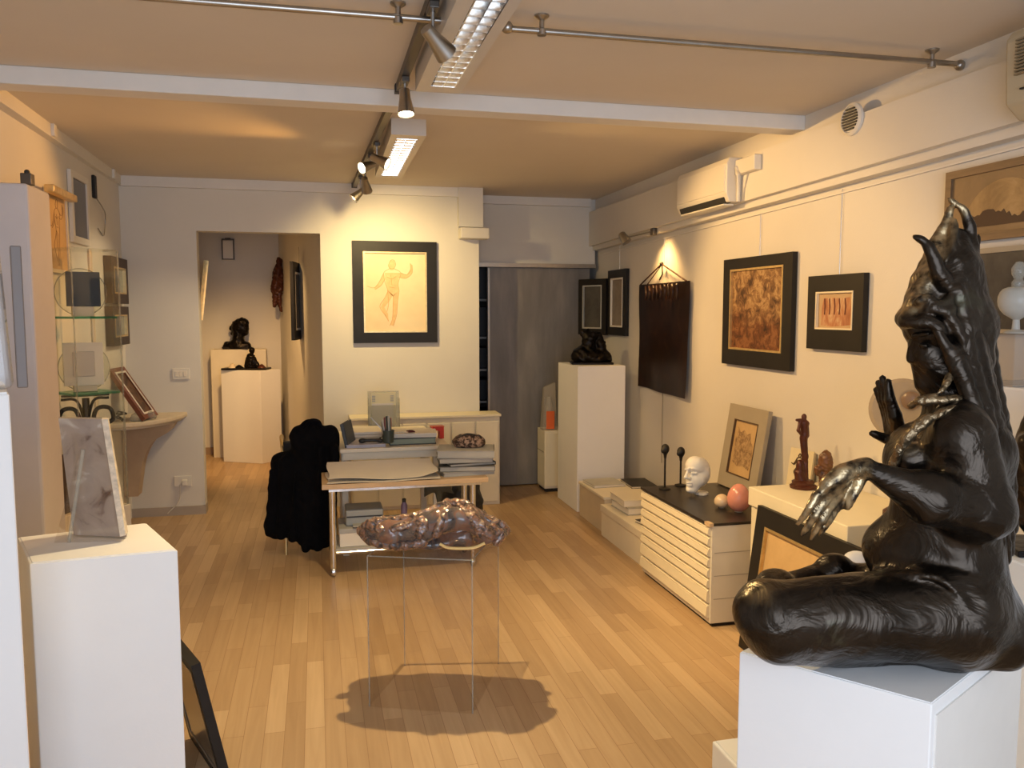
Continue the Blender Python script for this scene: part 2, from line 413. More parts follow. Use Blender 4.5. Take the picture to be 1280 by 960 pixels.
# room behind the opening
structure(MB().box((-1.5, 9.6, 0), (0.2, 9.75, 2.6)).build('wall_back_room_end', M_wall))
structure(MB().hexa([(0.042, 6.87, 0), (-0.40, 9.6, 0), (-0.2, 9.7, 0), (0.2, 6.87, 0)], [(0.042, 6.87, 2.6), (-0.40, 9.6, 2.6), (-0.2, 9.7, 2.6), (0.2, 6.87, 2.6)]).build('wall_back_room_right', M_wall))
structure(MB().hexa([(-0.89, 6.87, 0), (-1.275, 9.6, 0), (-1.45, 9.7, 0), (-1.2, 6.87, 0)], [(-0.89, 6.87, 2.6), (-1.275, 9.6, 2.6), (-1.45, 9.7, 2.6), (-1.2, 6.87, 2.6)]).build('wall_back_room_left', M_wall))
structure(MB().box((-1.5, 6.87, 2.5), (0.3, 9.75, 2.62)).build('ceiling_back_room', M_ceil))
structure(MB().box((-1.275, 9.585, 0), (-0.40, 9.6, 0.08)).build('baseboard_back_room', mat('brown_skirting', (0.35, 0.24, 0.15), 0.6)))
light('unseen_back_lamp', 'SPOT', (-0.55, 7.25, 2.45), (-0.66, 8.9, 0.65), 185, (1, 0.58, 0.22), spot_size=R(75), spot_blend=1.0, shadow_soft_size=0.06)  # unseen lamp, placed to light the pedestals rather than the wall
# storeroom seen through the gap beside the grey sliding door
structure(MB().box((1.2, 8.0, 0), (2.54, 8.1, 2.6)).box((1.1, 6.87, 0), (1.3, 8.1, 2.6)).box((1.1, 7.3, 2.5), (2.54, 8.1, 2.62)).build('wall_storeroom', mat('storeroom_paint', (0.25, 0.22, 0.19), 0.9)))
M_door = mat('grey_zinc_sheet', (0.16, 0.145, 0.13), 0.5, 0.45, stops=[(0.3, (0.17, 0.155, 0.14)), (0.55, (0.23, 0.21, 0.19)), (0.75, (0.30, 0.27, 0.235))], nscale=2.5, stretch=(2.5, 1, 0.5), bump=0.05, bscale=14)
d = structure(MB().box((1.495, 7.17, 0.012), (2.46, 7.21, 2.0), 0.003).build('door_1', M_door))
structure(MB().box((1.499, 7.165, 0.02), (1.515, 7.172, 1.99)).build('door_edge_strip', M_steel, d))
ds = thing('store_shelf', 'dark storage shelf full of black boxes seen in the gap left of the grey door', 'shelf', (1.345, 7.42, 0))
MB().box((0, 0, 0), (0.02, 0.4, 2.2)).box((0.5, 0, 0), (0.52, 0.4, 2.2)).build('upright', M_dark, ds)
for z in (0.35, 0.75, 1.05, 1.35, 1.7, 2.1): MB().box((0, 0, z), (0.52, 0.4, z+0.02)).build('shelf_board', M_greypaper, ds)
for z, h in ((0.37, .3), (0.77, .2), (1.07, .2), (1.37, .28), (1.72, .3)):
    tag(MB().box((1.38, 7.45, z), (1.83, 7.78, z+h), 0.01).build('storage_box', M_dark), 'black box on the %s of the storeroom shelf by the grey door' % {0.37: 'lowest board', 0.77: 'second lowest board', 1.07: 'middle board', 1.37: 'second highest board', 1.72: 'highest board'}[z], 'box', 'black boxes in the storeroom')

# ---------------------------------------------------------------- ceiling lighting
tr = thing('lighting_track', 'front length of dark ceiling track, running beside the long louvred lamp to the beam', 'track', (0.385, 0, 2.62))
MB().box((-0.017, 0.8, -0.035), (0.017, 3.78, 0)).build('rail', M_dsteel, tr)
MB().box((-0.021, 3.76, -0.037), (0.021, 3.80, 0)).build('end_cap', M_dark, tr)
tr2 = thing('lighting_track', 'rear length of dark ceiling track, beyond the white beam', 'track', (0.375, 4.0, 2.62), rz=R(1.3))
MB().box((-0.017, 0, -0.035), (0.017, 2.68, 0)).build('rail', M_dsteel, tr2)
MB().box((-0.021, 2.66, -0.037), (0.021, 2.69, 0)).build('end_cap', M_dark, tr2)

def spot(loc, aim, label, lit, power, stem=0.1, cone=34, color=WARM, blend=0.5):
    """track spotlight: loc is the point on the track; the head hangs below and points at aim"""
    t = thing('track_spotlight', label, 'spotlight', loc, group='spotlights on the ceiling track')
    L = Vector(loc); piv = Vector((0, 0, -stem)); dirv = (Vector(aim)-(L+piv)).normalized()
    MB().box((-0.016, -0.045, -0.022), (0.016, 0.045, 0), 0.003).build('adapter', M_dsteel, t)
    MB().tube([(0, 0, -0.02), (0, 0, -stem)], 0.007, 8).ball((0, 0, -stem), 0.014).build('stem', M_steel, t, True)
    q = dirv.to_track_quat('Z', 'Y').to_matrix().to_4x4()
    MB().lathe([(0.014, -0.04), (0.022, -0.036), (0.024, 0.0), (0.036, 0.062), (0.038, 0.074), (0.035, 0.074), (0.03, 0.05), (0, 0.045)], piv, 20, q).build('head', M_steel, t, True)
    MB().lathe([(0, 0.058), (0.03, 0.058), (0.031, 0.062), (0.02, 0.066), (0, 0.067)], piv, 20, q).build('bulb', M_bulb if lit else M_steel, t, True, )
    if power:
        p = L+piv+dirv*0.10
        light('spot_beam', 'SPOT', p, aim, power, color, t, spot_size=R(cone*2), spot_blend=blend, shadow_soft_size=0.025)
    return t
Lz = 2.585
spot((0.385, 2.70, Lz), (2.35, 4.1, 0.9), 'unlit-looking grey spotlight nearest the camera, beside the long lamp, turned to the right wall', False, 84, cone=40, color=(1, 0.65, 0.28))
spot((0.385, 3.55, Lz), (0.47, 3.0, 0.0), 'lit spotlight hanging just in front of the white ceiling beam, pointing down', True, 195, 0.08, cone=62, blend=0.9, color=(1, 0.76, 0.40))
spot((0.365, 4.92, Lz), (2.54, 3.9, 1.35), 'lit spotlight turned to the right beside the short rear lamp', True, 150, 0.09, cone=38, color=(1, 0.59, 0.21))
spot((0.352, 5.30, Lz), (-1.4, 4.2, 1.7), 'lit spotlight tilted up towards the camera, left of the short rear lamp', True, 70, 0.06, cone=40, color=(1, 0.48, 0.12))
spot((0.345, 5.75, Lz), (0.63, 6.75, 1.5), 'dark-backed spotlight turned away to the framed nude on the back wall', False, 92, 0.10, cone=62, blend=1.0, color=(1, 0.72, 0.31))
spot((0.335, 6.15, Lz), (-1.3, 6.0, 1.0), 'farthest lit spotlight on the track, turned to the left corner', True, 70, 0.11, cone=36, color=(1, 0.74, 0.42))

def louvre_lamp(label, loc, rz, W, Lh, H, n, f0, f1):
    t = thing('ceiling_lamp', label, 'ceiling lamp', loc, rz)
    x0, x1 = f0*W, f1*W; a, b = 0.10, Lh-0.10
    # tray: side walls, ends, sloping wings with an opening for the louvre
    m = MB().box((0, 0, -H+0.008), (0.012, Lh, -0.012)).box((W-0.012, 0, -H+0.008), (W, Lh, -0.012)).box((0.012, 0, -H+0.008), (W-0.012, 0.012, -0.012)).box((0.012, Lh-0.012, -H+0.008), (W-0.012, Lh, -0.012)).box((0, 0, -0.012), (W, Lh, 0))
    m.box((0, 0, -H), (x0, Lh, -H+0.008)).box((x1, 0, -H), (W, Lh, -H+0.008)).box((x0, 0, -H), (x1, a, -H+0.008)).box((x0, b, -H), (x1, Lh, -H+0.008))
    m.build('housing', M_housing, t)
    lv = MB(); xm = (x0+x1)/2
    for i in range(n+1):
        y = a+(b-a)*i/n; lv.prism([(y-0.006, -H+0.035), (y+0.006, -H+0.035), (y+0.001, -H-0.002), (y-0.001, -H-0.002)], 'x', x0, x1)
    for x in (x0+0.004, xm, x1-0.004): lv.prism([(x-0.008, -H+0.04), (x+0.008, -H+0.04), (x+0.002, -H-0.002), (x-0.002, -H-0.002)], 'y', a, b)
    lv.box((x0, a, -H+0.05), (x1, b, -H+0.054))
    lv.build('louvre', M_louvre, t)
    for x in ((x0+xm)/2, (x1+xm)/2): MB().tube([(x, a, -H+0.042), (x, b, -H+0.042)], 0.009, 8).build('tube', M_white, t, True)
    return t
louvre_lamp('long louvred fluorescent ceiling lamp nearest the camera, in front of the beam', (0.425, 1.55, 2.62), 0, 0.19, 1.96, 0.095, 26, 0.27, 0.8)
louvre_lamp('short white louvred ceiling lamp in the rear half of the room', (0.405, 4.42, 2.62), R(-0.5), 0.185, 1.4, 0.085, 16, 0.2, 0.8)

def rod(label, x0, x1, balls, sup):
    t = thing('ceiling_rod', label, 'rod', (0, 2.8, 2.566))
    MB().tube([(x0, 0, 0), (x1, 0, 0.008)], 0.011, 10).build('bar', M_steel, t, True)
    for x in balls: MB().ball((x, 0, 0.004), 0.021).build('finial', M_steel, t, True)
    for x in sup: MB().lathe([(0.026, 0.054), (0.026, 0.048), (0.009, 0.036), (0.009, 0.012), (0.016, 0.006), (0.016, -0.014), (0, -0.016)], (x, 0, 0), 14).build('bracket', M_steel, t, True)
rod('steel rod under the ceiling left of the track, running out of the frame', -1.4, 0.53, (), (0.284, -0.9))
rod('steel rod under the ceiling right of the long lamp, with ball ends', 0.655, 2.49, (0.655, 2.49), (0.778, 2.36))

# ---------------------------------------------------------------- right wall equipment
ac = thing('air_conditioner', 'white wall air conditioner on the box-out beyond the round vent', 'air conditioner', (2.44, 4.40, 2.245))
MB().prism([(-0.095, 0.05), (-0.075, 0.0), (0, 0), (0, 0.255), (-0.08, 0.255), (-0.095, 0.22)], 'y', 0.0, 0.68).build('casing', M_plastic, ac, bev=0.006)
MB().prism([(-0.092, 0.03), (-0.080, -0.003), (-0.045, -0.003), (-0.05, 0.02)], 'y', 0.04, 0.64).build('outlet', M_dark, ac)
MB().box((-0.085, 0.05, -0.016), (-0.02, 0.63, -0.007)).build('flap', M_plastic, ac)
MB().box((-0.1, 0.02, 0.06), (-0.093, 0.66, 0.215), 0.002).build('front_panel', M_plastic, ac)
MB().box((-0.045, -0.22, 0.15), (0, 0.0, 0.235), 0.006).tube([(-0.03, -0.015, 0.16), (-0.05, -0.03, 0.19), (-0.055, -0.06, 0.15), (-0.035, -0.03, 0.07), (-0.03, -0.02, 0.0)], 0.010, 8).build('pipe_cover', M_plastic, ac)
v = thing('wall_vent', 'round white louvred vent high on the right wall', 'vent', (2.44, 3.385, 2.49), R(-90))
MB().lathe([(0.075, 0), (0.075, 0.012), (0.062, 0.02), (0.058, 0.012), (0, 0.012)], (0, 0, 0), 28, Matrix.Rotation(R(90), 4, 'X')).build('rim', M_plastic, v, True)
sl = MB()
for i in range(8):
    z = -0.045+i*0.013; hw = math.sqrt(0.055**2-z*z); sl.box((-hw, -0.022, z-0.0035), (hw, -0.012, z+0.0035))
sl.build('slat', M_dark, v)
ac2 = thing('wall_heater', 'beige slatted wall unit cut by the right frame edge', 'air conditioner', (2.44, 1.835, 2.295))
MB().prism([(-0.16, 0.0), (-0.10, -0.05), (0, -0.05), (0, 0.24), (-0.15, 0.24), (-0.17, 0.21)], 'y', 0.0, 0.52).build('casing', M_oldplastic, ac2, bev=0.01)
g = MB()
for i in range(11): g.box((-0.178, 0.03, 0.085+i*0.011), (-0.165, 0.47, 0.090+i*0.011))
g.build('grille', mat('grille_brown', (0.24, 0.18, 0.10), 0.6), ac2)
MB().box((-0.172, 0.30, 0.035), (-0.158, 0.45, 0.040)).box((-0.172, 0.2, 0.055), (-0.158, 0.42, 0.060)).build('control_slot', M_dark, ac2)
ws = thing('wall_spotlight', 'small spotlight on an arm above the dark hide hanging', 'spotlight', (2.475, 5.72, 2.2))
MB().box((-0.03, -0.03, -0.03), (0, 0.03, 0.03), 0.004).build('mount', M_dsteel, ws)
MB().tube([(-0.02, 0, 0), (-0.10, 0.36, -0.02)], 0.006).build('arm', M_steel, ws)
q = Vector((0.5, -0.45, -1.0)).normalized().to_track_quat('Z', 'Y').to_matrix().to_4x4()
MB().lathe([(0.02, -0.05), (0.03, -0.04), (0.042, 0.04), (0.036, 0.04), (0, 0.02)], (-0.10, 0.38, -0.02), 16, q).build('head', M_steel, ws, True)
light('spot_beam', 'SPOT', (2.36, 5.66, 2.22), (2.54, 5.62, 1.55), 42, (1, 0.57, 0.19), ws, spot_size=R(95), spot_blend=1.0, shadow_soft_size=0.05)
tag(MB().hexa([(2.527, 2.3, 2.205), (2.54, 2.3, 2.205), (2.54, 2.3, 2.212), (2.527, 2.3, 2.212)], [(2.527, 7.0, 2.12), (2.54, 7.0, 2.12), (2.54, 7.0, 2.127), (2.527, 7.0, 2.127)]).build('picture_rail', M_trim), 'thin picture rail along the right wall below the boxed-in moulding', 'picture rail')

# left wall, high
for y, lab in ((5.0, 'nearer white cornice clip high on the left wall'), (6.45, 'farther white cornice clip near the back left corner')):
    zx = -1.43+0.13*(6.75-y)/9.35+0.026
    tag(MB().box((zx-0.004, y-0.025, 2.555), (zx+0.016, y+0.025, 2.62), 0.003).build('cornice_clip', M_plastic), lab, 'clip', 'clips on the left cornice')
# ---------------------------------------------------------------- pictures
A_sepia = art_mat('sepia_painting', [(0.36, (0.05, 0.022, 0.010)), (0.45, (0.20, 0.10, 0.04)), (0.52, (0.32, 0.18, 0.075)), (0.58, (0.52, 0.34, 0.16)), (0.64, (0.22, 0.12, 0.05)), (0.70, (0.40, 0.25, 0.11))], 15, 10, 1.0, seed=1.3)
def two_tone(m, dark, z0, z1):
    """lower half of a painting laid in darker"""
    nt = m.node_tree; b = nt.nodes['Principled BSDF']; src = b.inputs['Base Color'].links[0].from_socket
    tc = P(nt, 'ShaderNodeTexCoord'); sp = P(nt, 'ShaderNodeSeparateXYZ'); nt.links.new(tc.outputs['Object'], sp.inputs[0])
    n = P(nt, 'ShaderNodeTexNoise', Scale=7.0, Detail=4.0); nt.links.new(tc.outputs['Object'], n.inputs['Vector'])
    ad = P(nt, 'ShaderNodeMath', operation='MULTIPLY_ADD'); ad.inputs[1].default_value = 0.35; nt.links.new(n.outputs['Fac'], ad.inputs[0]); nt.links.new(sp.outputs[2], ad.inputs[2])
    mr = P(nt, 'ShaderNodeMapRange'); mr.inputs['From Min'].default_value = z0; mr.inputs['From Max'].default_value = z1; mr.inputs['To Min'].default_value = 1; mr.inputs['To Max'].default_value = 0
    nt.links.new(ad.outputs[0], mr.inputs['Value'])
    mx = P(nt, 'ShaderNodeMix', data_type='RGBA', blend_type='MULTIPLY'); mx.inputs[7].default_value = (*dark, 1)
    nt.links.new(mr.outputs[0], mx.inputs[0]); nt.links.new(src, mx.inputs[6]); nt.links.new(mx.outputs[2], b.inputs['Base Color']); return m
two_tone(A_sepia, (0.55, 0.36, 0.28), 0.1, 0.22)
A_rust = art_mat('rust_wash', [(0.35, (0.30, 0.11, 0.05)), (0.5, (0.46, 0.20, 0.09)), (0.62, (0.62, 0.44, 0.26))], 9, stretch=(1.6, 1, 0.5), seed=2.2)
A_paper = art_mat('toned_paper', [(0.3, (0.70, 0.55, 0.34)), (0.7, (0.80, 0.66, 0.43))], 3, 3, 0.3)
A_ochre = art_mat('ochre_sheet', [(0.3, (0.48, 0.31, 0.14)), (0.7, (0.62, 0.42, 0.20))], 5, 4, 0.5)
A_dull = art_mat('dull_picture', [(0.3, (0.20, 0.15, 0.10)), (0.7, (0.30, 0.24, 0.17))], 5, 4, 0.5, rough=0.25)
A_dim = art_mat('dim_glazed_picture', [(0.3, (0.05, 0.045, 0.04)), (0.7, (0.11, 0.10, 0.085))], 5, 4, 0.5, rough=0.15)
A_old = art_mat('old_brown_sheet', [(0.3, (0.20, 0.125, 0.06)), (0.7, (0.30, 0.19, 0.09))], 6, 6, 0.6)
M_sang = mat('sanguine_chalk', (0.62, 0.33, 0.14), 0.9)
M_ink = mat('brown_ink', (0.10, 0.06, 0.03), 0.9)
M_greymount = mat('grey_mount', (0.36, 0.31, 0.23), 0.7, var=0.04)
def picture(label, loc, rz, W, H, bw, frame, art, rx=0.0, d=0.03, gilt=0.012, wire=0.0, cat='picture', name='framed_picture', gm=None, pw=None, ph=None, oz=0.0):
    """border bw wide, optional slip, sheet; loc = centre of the back face"""
    t = thing(name, label, cat, loc, rz, rx=rx)
    pw = pw or W-2*bw; ph = ph or H-2*bw
    m = MB(); bm = m.bm
    # frame as four bars so that the opening can sit off centre
    m.box((-W/2, -d, -H/2), (-pw/2, 0, H/2)).box((pw/2, -d, -H/2), (W/2, 0, H/2)).box((-pw/2, -d, -H/2), (pw/2, 0, oz-ph/2)).box((-pw/2, -d, oz+ph/2), (pw/2, 0, H/2))
    m.build('frame', frame, t)
    if gilt:
        g = MB().ring(pw, ph, gilt, d+0.003); bmesh.ops.translate(g.bm, vec=(0, 0, oz), verts=g.bm.verts); g.build('slip', gm or M_gilt, t)
    MB().box((-pw/2+gilt*.5, -d*0.6, oz-ph/2+gilt*.5), (pw/2-gilt*.5, -d*0.3, oz+ph/2-gilt*.5)).build('sheet', art, t)
    if wire:
        MB().tube([(0, -0.004, H/2), (0, -0.004, H/2+wire)], 0.0018, 5).build('hanging_wire', M_steel, t)
    t['_d'] = d
    return t
def figure_strokes(m, s, ox=0, oz=0, y=-0.022, wd=0.003):
    """loose chalk study of a striding figure"""
    for pts in ([(-.05, .30), (-.02, .36), (.02, .36), (.035, .31), (.01, .27), (-.03, .27), (-.05, .30)],
                [(-.03, .27), (-.10, .22), (-.09, .12), (-.06, .02), (-.09, -.06), (-.15, -.16), (-.09, -.26), (-.05, -.33)],
                [(.01, .27), (.09, .22), (.06, .10), (.07, .02), (.05, -.12), (.04, -.25), (.0, -.38)],
                [(-.10, .22), (-.15, .12), (-.21, .05), (-.29, .07)], [(-.09, .15), (-.13, .08), (-.20, .03)],
                [(.09, .22), (.16, .20), (.20, .25), (.20, .33)], [(.07, .17), (.15, .16), (.22, .22), (.22, .31)],
                [(-.06, .02), (.0, -.04), (.0, -.15), (-.01, -.30), (-.04, -.38)], [(-.06, .02), (-.05, -.12), (-.07, -.22)],
                [(-.02, .2), (-.01, .08)], [(-.06, .17), (-.01, .15), (.04, .18)], [(-.04, .06), (.02, .05)]):
        m.stroke(smooth([(ox+x*s, oz+z*s) for x, z in pts], 4), wd, y)
    return m
# back wall
p = picture('large framed chalk study of a nude, lit on the back wall above the desk', (0.633, 6.748, 1.76), 0, 0.685, 0.825, 0.085, M_black, A_paper, d=0.03)
figure_strokes(MB(), 0.72, -0.02, 0.0, y=-0.019, wd=0.0018).build('chalk_drawing', M_sang, p)
bd = MB()
for pl in ([(-.09, .22), (.08, .22), (.06, .10), (.07, .02), (.0, -.05), (-.06, .02), (-.08, .12)], [(-.045, .30), (-.02, .36), (.02, .36), (.035, .31), (.01, .25), (-.03, .25)], [(-.06, .02), (.0, -.03), (-.04, -.10), (-.10, -.17), (-.06, -.24), (-.05, -.33), (-.09, -.27), (-.14, -.17), (-.09, -.06)], [(.0, -.04), (.07, .02), (.05, -.12), (.035, -.25), (.0, -.38), (-.03, -.37), (.0, -.25), (-.005, -.15)], [(-.10, .21), (-.145, .12), (-.21, .05), (-.20, .03), (-.13, .08), (-.08, .15)], [(.08, .22), (.16, .20), (.20, .26), (.20, .33), (.225, .31), (.22, .22), (.15, .155), (.07, .17)]):
    bd.prism([(-0.02+x*.72, z*.72) for x, z in pl], 'y', -0.0188, -0.0175)
bd.build('chalk_shading', mat('pale_sanguine', (0.70, 0.48, 0.25), 0.9, var=0.12, nscale=25), p)
# right wall (faces -X)
RZ = R(-90)
p = picture('large brown painting in a wide black mount, middle of the right wall', (2.535, 4.33, 1.60), RZ, 0.765, 0.65, 0.05, M_black, A_sepia, d=0.03, wire=0.25, pw=0.59, ph=0.49, oz=0.015)
p = picture('smaller rust-coloured picture in a wide black square mount, right of the large brown painting', (2.535, 3.575, 1.597), RZ, 0.445, 0.375, 0.09, M_black, mat('beige_sheet', (0.52, 0.36, 0.20), 0.7, var=0.08), d=0.03, gilt=0.008, wire=0.42, pw=0.30, ph=0.19, oz=0.01, gm=mat('pale_slip', (0.8, 0.7, 0.5), 0.5))
rb = MB(); rb.prism([(-0.115, -0.065), (-0.03, -0.07), (0.05, -0.066), (0.125, -0.06), (0.122, 0.02), (0.11, 0.075), (0.04, 0.07), (-0.02, 0.074), (-0.10, 0.072), (-0.112, 0.02)], 'y', -0.0192, -0.0175); rb.build('rust_drapery', A_rust, p)
st_ = MB()
for x in (-0.09, -0.05, -0.01, 0.03, 0.075): st_.stroke([(x, 0.07), (x+0.006, 0.03), (x+0.002, -0.01)], 0.004, -0.0195)
st_.build('dark_strokes', mat('rust_dark', (0.16, 0.05, 0.025), 0.8), p)
picture('narrow black framed picture on the right wall beside the dark hide hanging', (2.535, 6.60, 1.68), RZ, 0.43, 0.56, 0.07, M_black, A_dull, d=0.03, gilt=0.014, wire=0.22, gm=M_paper)
picture('dark glazed black framed picture in the corner beside the grey door', (2.445, 6.995, 1.645), R(-66), 0.36, 0.50, 0.055, M_black, A_dim, d=0.03, gilt=0.012, gm=M_greypaper)
p = picture('old brown picture with an arched scene at the top right corner of the photo', (2.535, 2.53, 2.02), RZ, 0.68, 0.29, 0.03, mat('old_wood_frame', (0.17, 0.10, 0.05), 0.55, var=0.2, stretch=(1, 10, 10)), A_old, d=0.025, gilt=0.0, wire=0.0)
ar = MB(); ar.prism([(0.19*math.cos(a)-0.05, 0.17*math.sin(a)-0.09) for a in [math.pi*i/18 for i in range(19)]], 'y', -0.017, -0.012); ar.build('arched_scene', art_mat('arched_sky', [(0.35, (0.25, 0.15, 0.06)), (0.55, (0.38, 0.24, 0.10)), (0.7, (0.46, 0.31, 0.15))], 7, 5, 0.8), p)
hl = MB(); rr = random.Random(12); top_ = [(-0.235+0.0125*i, -0.055+0.012*math.sin(i*0.55)+rr.uniform(-.006, .012)+(0.035*math.exp(-((i-9)/3.0)**2))) for i in range(30)]
hl.prism([(-0.235, -0.09)]+[(x, max(z, -0.088)) for x, z in top_]+[(0.135, -0.09)], 'y', -0.019, -0.016); hl.build('dark_thicket', M_ink, p)
MB().tube([(0.12, -0.012, 0.145), (0.125, -0.012, 0.165), (0.14, -0.012, 0.15), (0.15, -0.012, 0.17)], 0.004).build('hook', M_dark, p)
picture('dim glazed picture hanging below the old arched picture, behind the glass vase', (2.535, 2.36, 1.68), RZ, 0.74, 0.33, 0.02, M_greymount, A_dim, d=0.02, gilt=0.0)
# hide hanging on a cord
hd = thing('hide_hanging', 'dark brown hide panel hung from a cord on the right wall under a spotlight', 'wall hanging', (2.53, 5.655, 1.41), RZ)
A_hide = art_mat('dark_hide', [(0.3, (0.012, 0.006, 0.005)), (0.55, (0.035, 0.014, 0.010)), (0.75, (0.10, 0.05, 0.03))], 6, 8, 1.5, 0.35, (1, 1, 0.6), 3.1)
bm = bmesh.new(); g = []
nx, nz = 24, 24
for j in range(nz+1):
    row = []
    for i in range(nx+1):
        u, vv = i/nx, j/nz
        x = -0.455+0.91*u+0.005*math.sin(vv*9)*(1 if u > .5 else -1)*abs(2*u-1); z = -0.405+0.81*vv+0.004*math.sin(u*7)*(1-vv)-0.012*u*(1-vv)
        y = -0.018+0.010*math.sin(u*11+vv*3)*(1-vv)-0.012*(1-vv)*u
        row.append(bm.verts.new((x, y, z)))
    g.append(row)
for j in range(nz):
    for i in range(nx): bm.faces.new((g[j][i], g[j][i+1], g[j+1][i+1], g[j+1][i]))
bmesh.ops.solidify(bm, geom=bm.faces[:], thickness=0.006)
m = MB(); m.bm.free(); m.bm = bm; m.build('hide', A_hide, hd, True)
MB().tube([(-0.40, -0.03, 0.405), (0.0, -0.03, 0.545), (0.42, -0.03, 0.405)], 0.006).tube([(-0.27, -0.025, 0.405), (0.0, -0.025, 0.545)], 0.004).build('cord', M_redwood, hd)
MB().ball((0, -0.03, 0.545), 0.016).tube([(0.02, -0.035, 0.54), (0.03, -0.035, 0.47), (-0.02, -0.035, 0.43)], 0.006).build('knot', M_dark, hd, True)
MB().tube([(0, -0.01, 0.55), (0, -0.01, 0.74)], 0.0018, 5).tube([(0.0, -0.005, -0.42), (0.0, -0.005, -0.95)], 0.0025, 5).build('hanging_wire', M_steel, hd)
pl = MB()
for k in range(9):
    x = -0.28+0.07*k; pl.tube(smooth([(x, -0.04, 0.39), (x+0.03, -0.045, 0.33+0.02*(k % 3)), (x+0.01, -0.04, 0.28)], 4), [0.004]+[0.008]*7+[0.003], 6)
pl.build('pleats', A_hide, hd, True)

# ---------------------------------------------------------------- left wall
LZ = R(90)
p = picture('sketch of a standing figure on warm paper on the left wall beside the pillar', (-1.427, 5.13, 2.05), LZ, 0.36, 0.46, 0.02, M_cream2, A_ochre, d=0.02, gilt=0)
figure_strokes(MB(), 0.5, 0, 0, y=-0.0125, wd=0.0016).build('ink_drawing', mat('faded_ink', (0.22, 0.13, 0.06), 0.9), p)
picture('white framed dark glazed picture high on the left wall above the glass case', (-1.427, 5.60, 2.235), LZ, 0.38, 0.43, 0.04, M_plastic, A_dim, d=0.022, gilt=0.0)
pc = thing('picture_lamp', 'brass picture lamp on the left wall above the pale pillar', 'lamp', (-1.43, 5.05, 2.26), LZ)
MB().box((-0.22, -0.09, -0.025), (0.22, -0.04, 0.015), 0.006).build('shade', M_gilt, pc)
MB().box((-0.02, -0.05, -0.01), (0.02, 0, 0.01)).build('arm', M_gilt, pc)
bl = thing('wall_bracket', 'black bar bracket with a wire loop high on the left wall near the corner', 'bracket', (-1.43, 6.0, 2.43), LZ)
MB().box((-0.03, -0.02, -0.075), (0.03, 0, 0.075), 0.005).build('bar', M_black, bl)
MB().tube(smooth([(0, -0.02, -0.075), (0.1, -0.03, -0.12), (0.22, -0.02, -0.16), (0.2, -0.01, -0.3), (0.05, -0.01, -0.27)], 6), 0.004, 6).build('wire_loop', M_steel, bl)
picture('upper of two small dark framed pictures on the left wall by the corner', (-1.427, 6.43, 1.825), LZ, 0.50, 0.33, 0.07, mat('dark_wood_frame', (0.035, 0.018, 0.011), 0.55, var=0.2), A_dim, d=0.05, gilt=0.01)
picture('lower of two small dark framed pictures on the left wall by the corner', (-1.427, 6.41, 1.50), LZ, 0.50, 0.28, 0.06, bpy.data.materials['dark_wood_frame'], A_dim, d=0.05, gilt=0.01)
pn = thing('pillar', 'tall pale grey pillar standing out from the left wall', 'pillar', (-1.425, 4.0, 0))
MB().box((0, 0, 0), (0.21, 0.31, 2.16), 0.012).build('shaft', mat('grey_white_paint', (0.60, 0.57, 0.575), 0.7, var=0.03), pn)
MB().box((0.001, -0.004, 0), (0.205, 0.0, 0.09)).build('kick_board', M_trim, pn)
cl = thing('clamp_bracket', 'small dark clamp on top corner of the tall pale pillar', 'clamp', (-1.23, 4.06, 2.16))
MB().box((-0.025, -0.02, 0), (0.02, 0.03, 0.05), 0.004).build('clamp', M_dsteel, cl)
MB().ball((0.0, -0.005, 0.055), 0.012).build('screw', M_dark, cl, True)

# glass case
gc = thing('glass_display_case', 'tall clear glass display case with green edged shelves by the left wall', 'display case', (-1.265, 4.98, 0), R(45))
hw = 0.135
def pane(m, a, b, z0, z1, t=0.003):
    a, b = Vector((*a, 0)), Vector((*b, 0)); n = (b-a).normalized().cross(Vector((0, 0, 1)))*t
    return m.hexa([(a.x, a.y, z0), (b.x, b.y, z0), (b.x+n.x, b.y+n.y, z0), (a.x+n.x, a.y+n.y, z0)], [(a.x, a.y, z1), (b.x, b.y, z1), (b.x+n.x, b.y+n.y, z1), (a.x+n.x, a.y+n.y, z1)])
for a, b in (((-hw, -hw), (hw, -hw)), ((hw, -hw), (hw, hw)), ((-hw, hw), (-hw, -hw))): pane(MB(), a, b, 0.5, 1.94).build('pane', M_glass, gc)
MB().box((-hw, -hw, 1.94), (hw, hw, 1.946)).build('top_pane', M_glass, gc)
MB().box((-hw-0.01, -hw-0.01, 0), (hw+0.01, hw+0.01, 0.5), 0.006).build('base', M_cream2, gc)
for x, y in ((-hw, hw), (hw, hw)): MB().box((x-0.009, y-0.009, 0.5), (x+0.009, y+0.009, 1.95)).build('post', M_cream2, gc)
MB().box((hw-0.004, -hw, 0.5), (hw+0.004, -hw+0.008, 1.94)).box((-hw, -hw, 0.5), (-hw+0.006, -hw+0.006, 1.94)).build('glass_edge', M_edge, gc)
for z in (1.155, 1.575): MB().box((-hw+0.012, -hw+0.012, z-0.012), (hw-0.012, hw-0.012, z)).build('shelf', M_green, gc)
def disc_piece(z, label, col, glassy):
    t = thing('glass_disc_sculpture', label, 'sculpture', (-1.265, 4.96, z), R(22))
    MB().lathe([(0.128, -0.004), (0.132, 0), (0.128, 0.004), (0.10, 0.004), (0, 0.004), (0, -0.004), (0.128, -0.004)], (0, 0.02, 0.133), 40, Matrix.Rotation(R(90), 4, 'X')).build('glass_disc', M_glass, t, True)
    rg = MB(); n = 40
    rg.tube([(0.130*math.cos(a), 0.02, 0.133+0.130*math.sin(a)) for a in [2*math.pi*k/n for k in range(n+1)]], 0.003, 6); rg.build('disc_rim', M_edge, t, True)
    return t
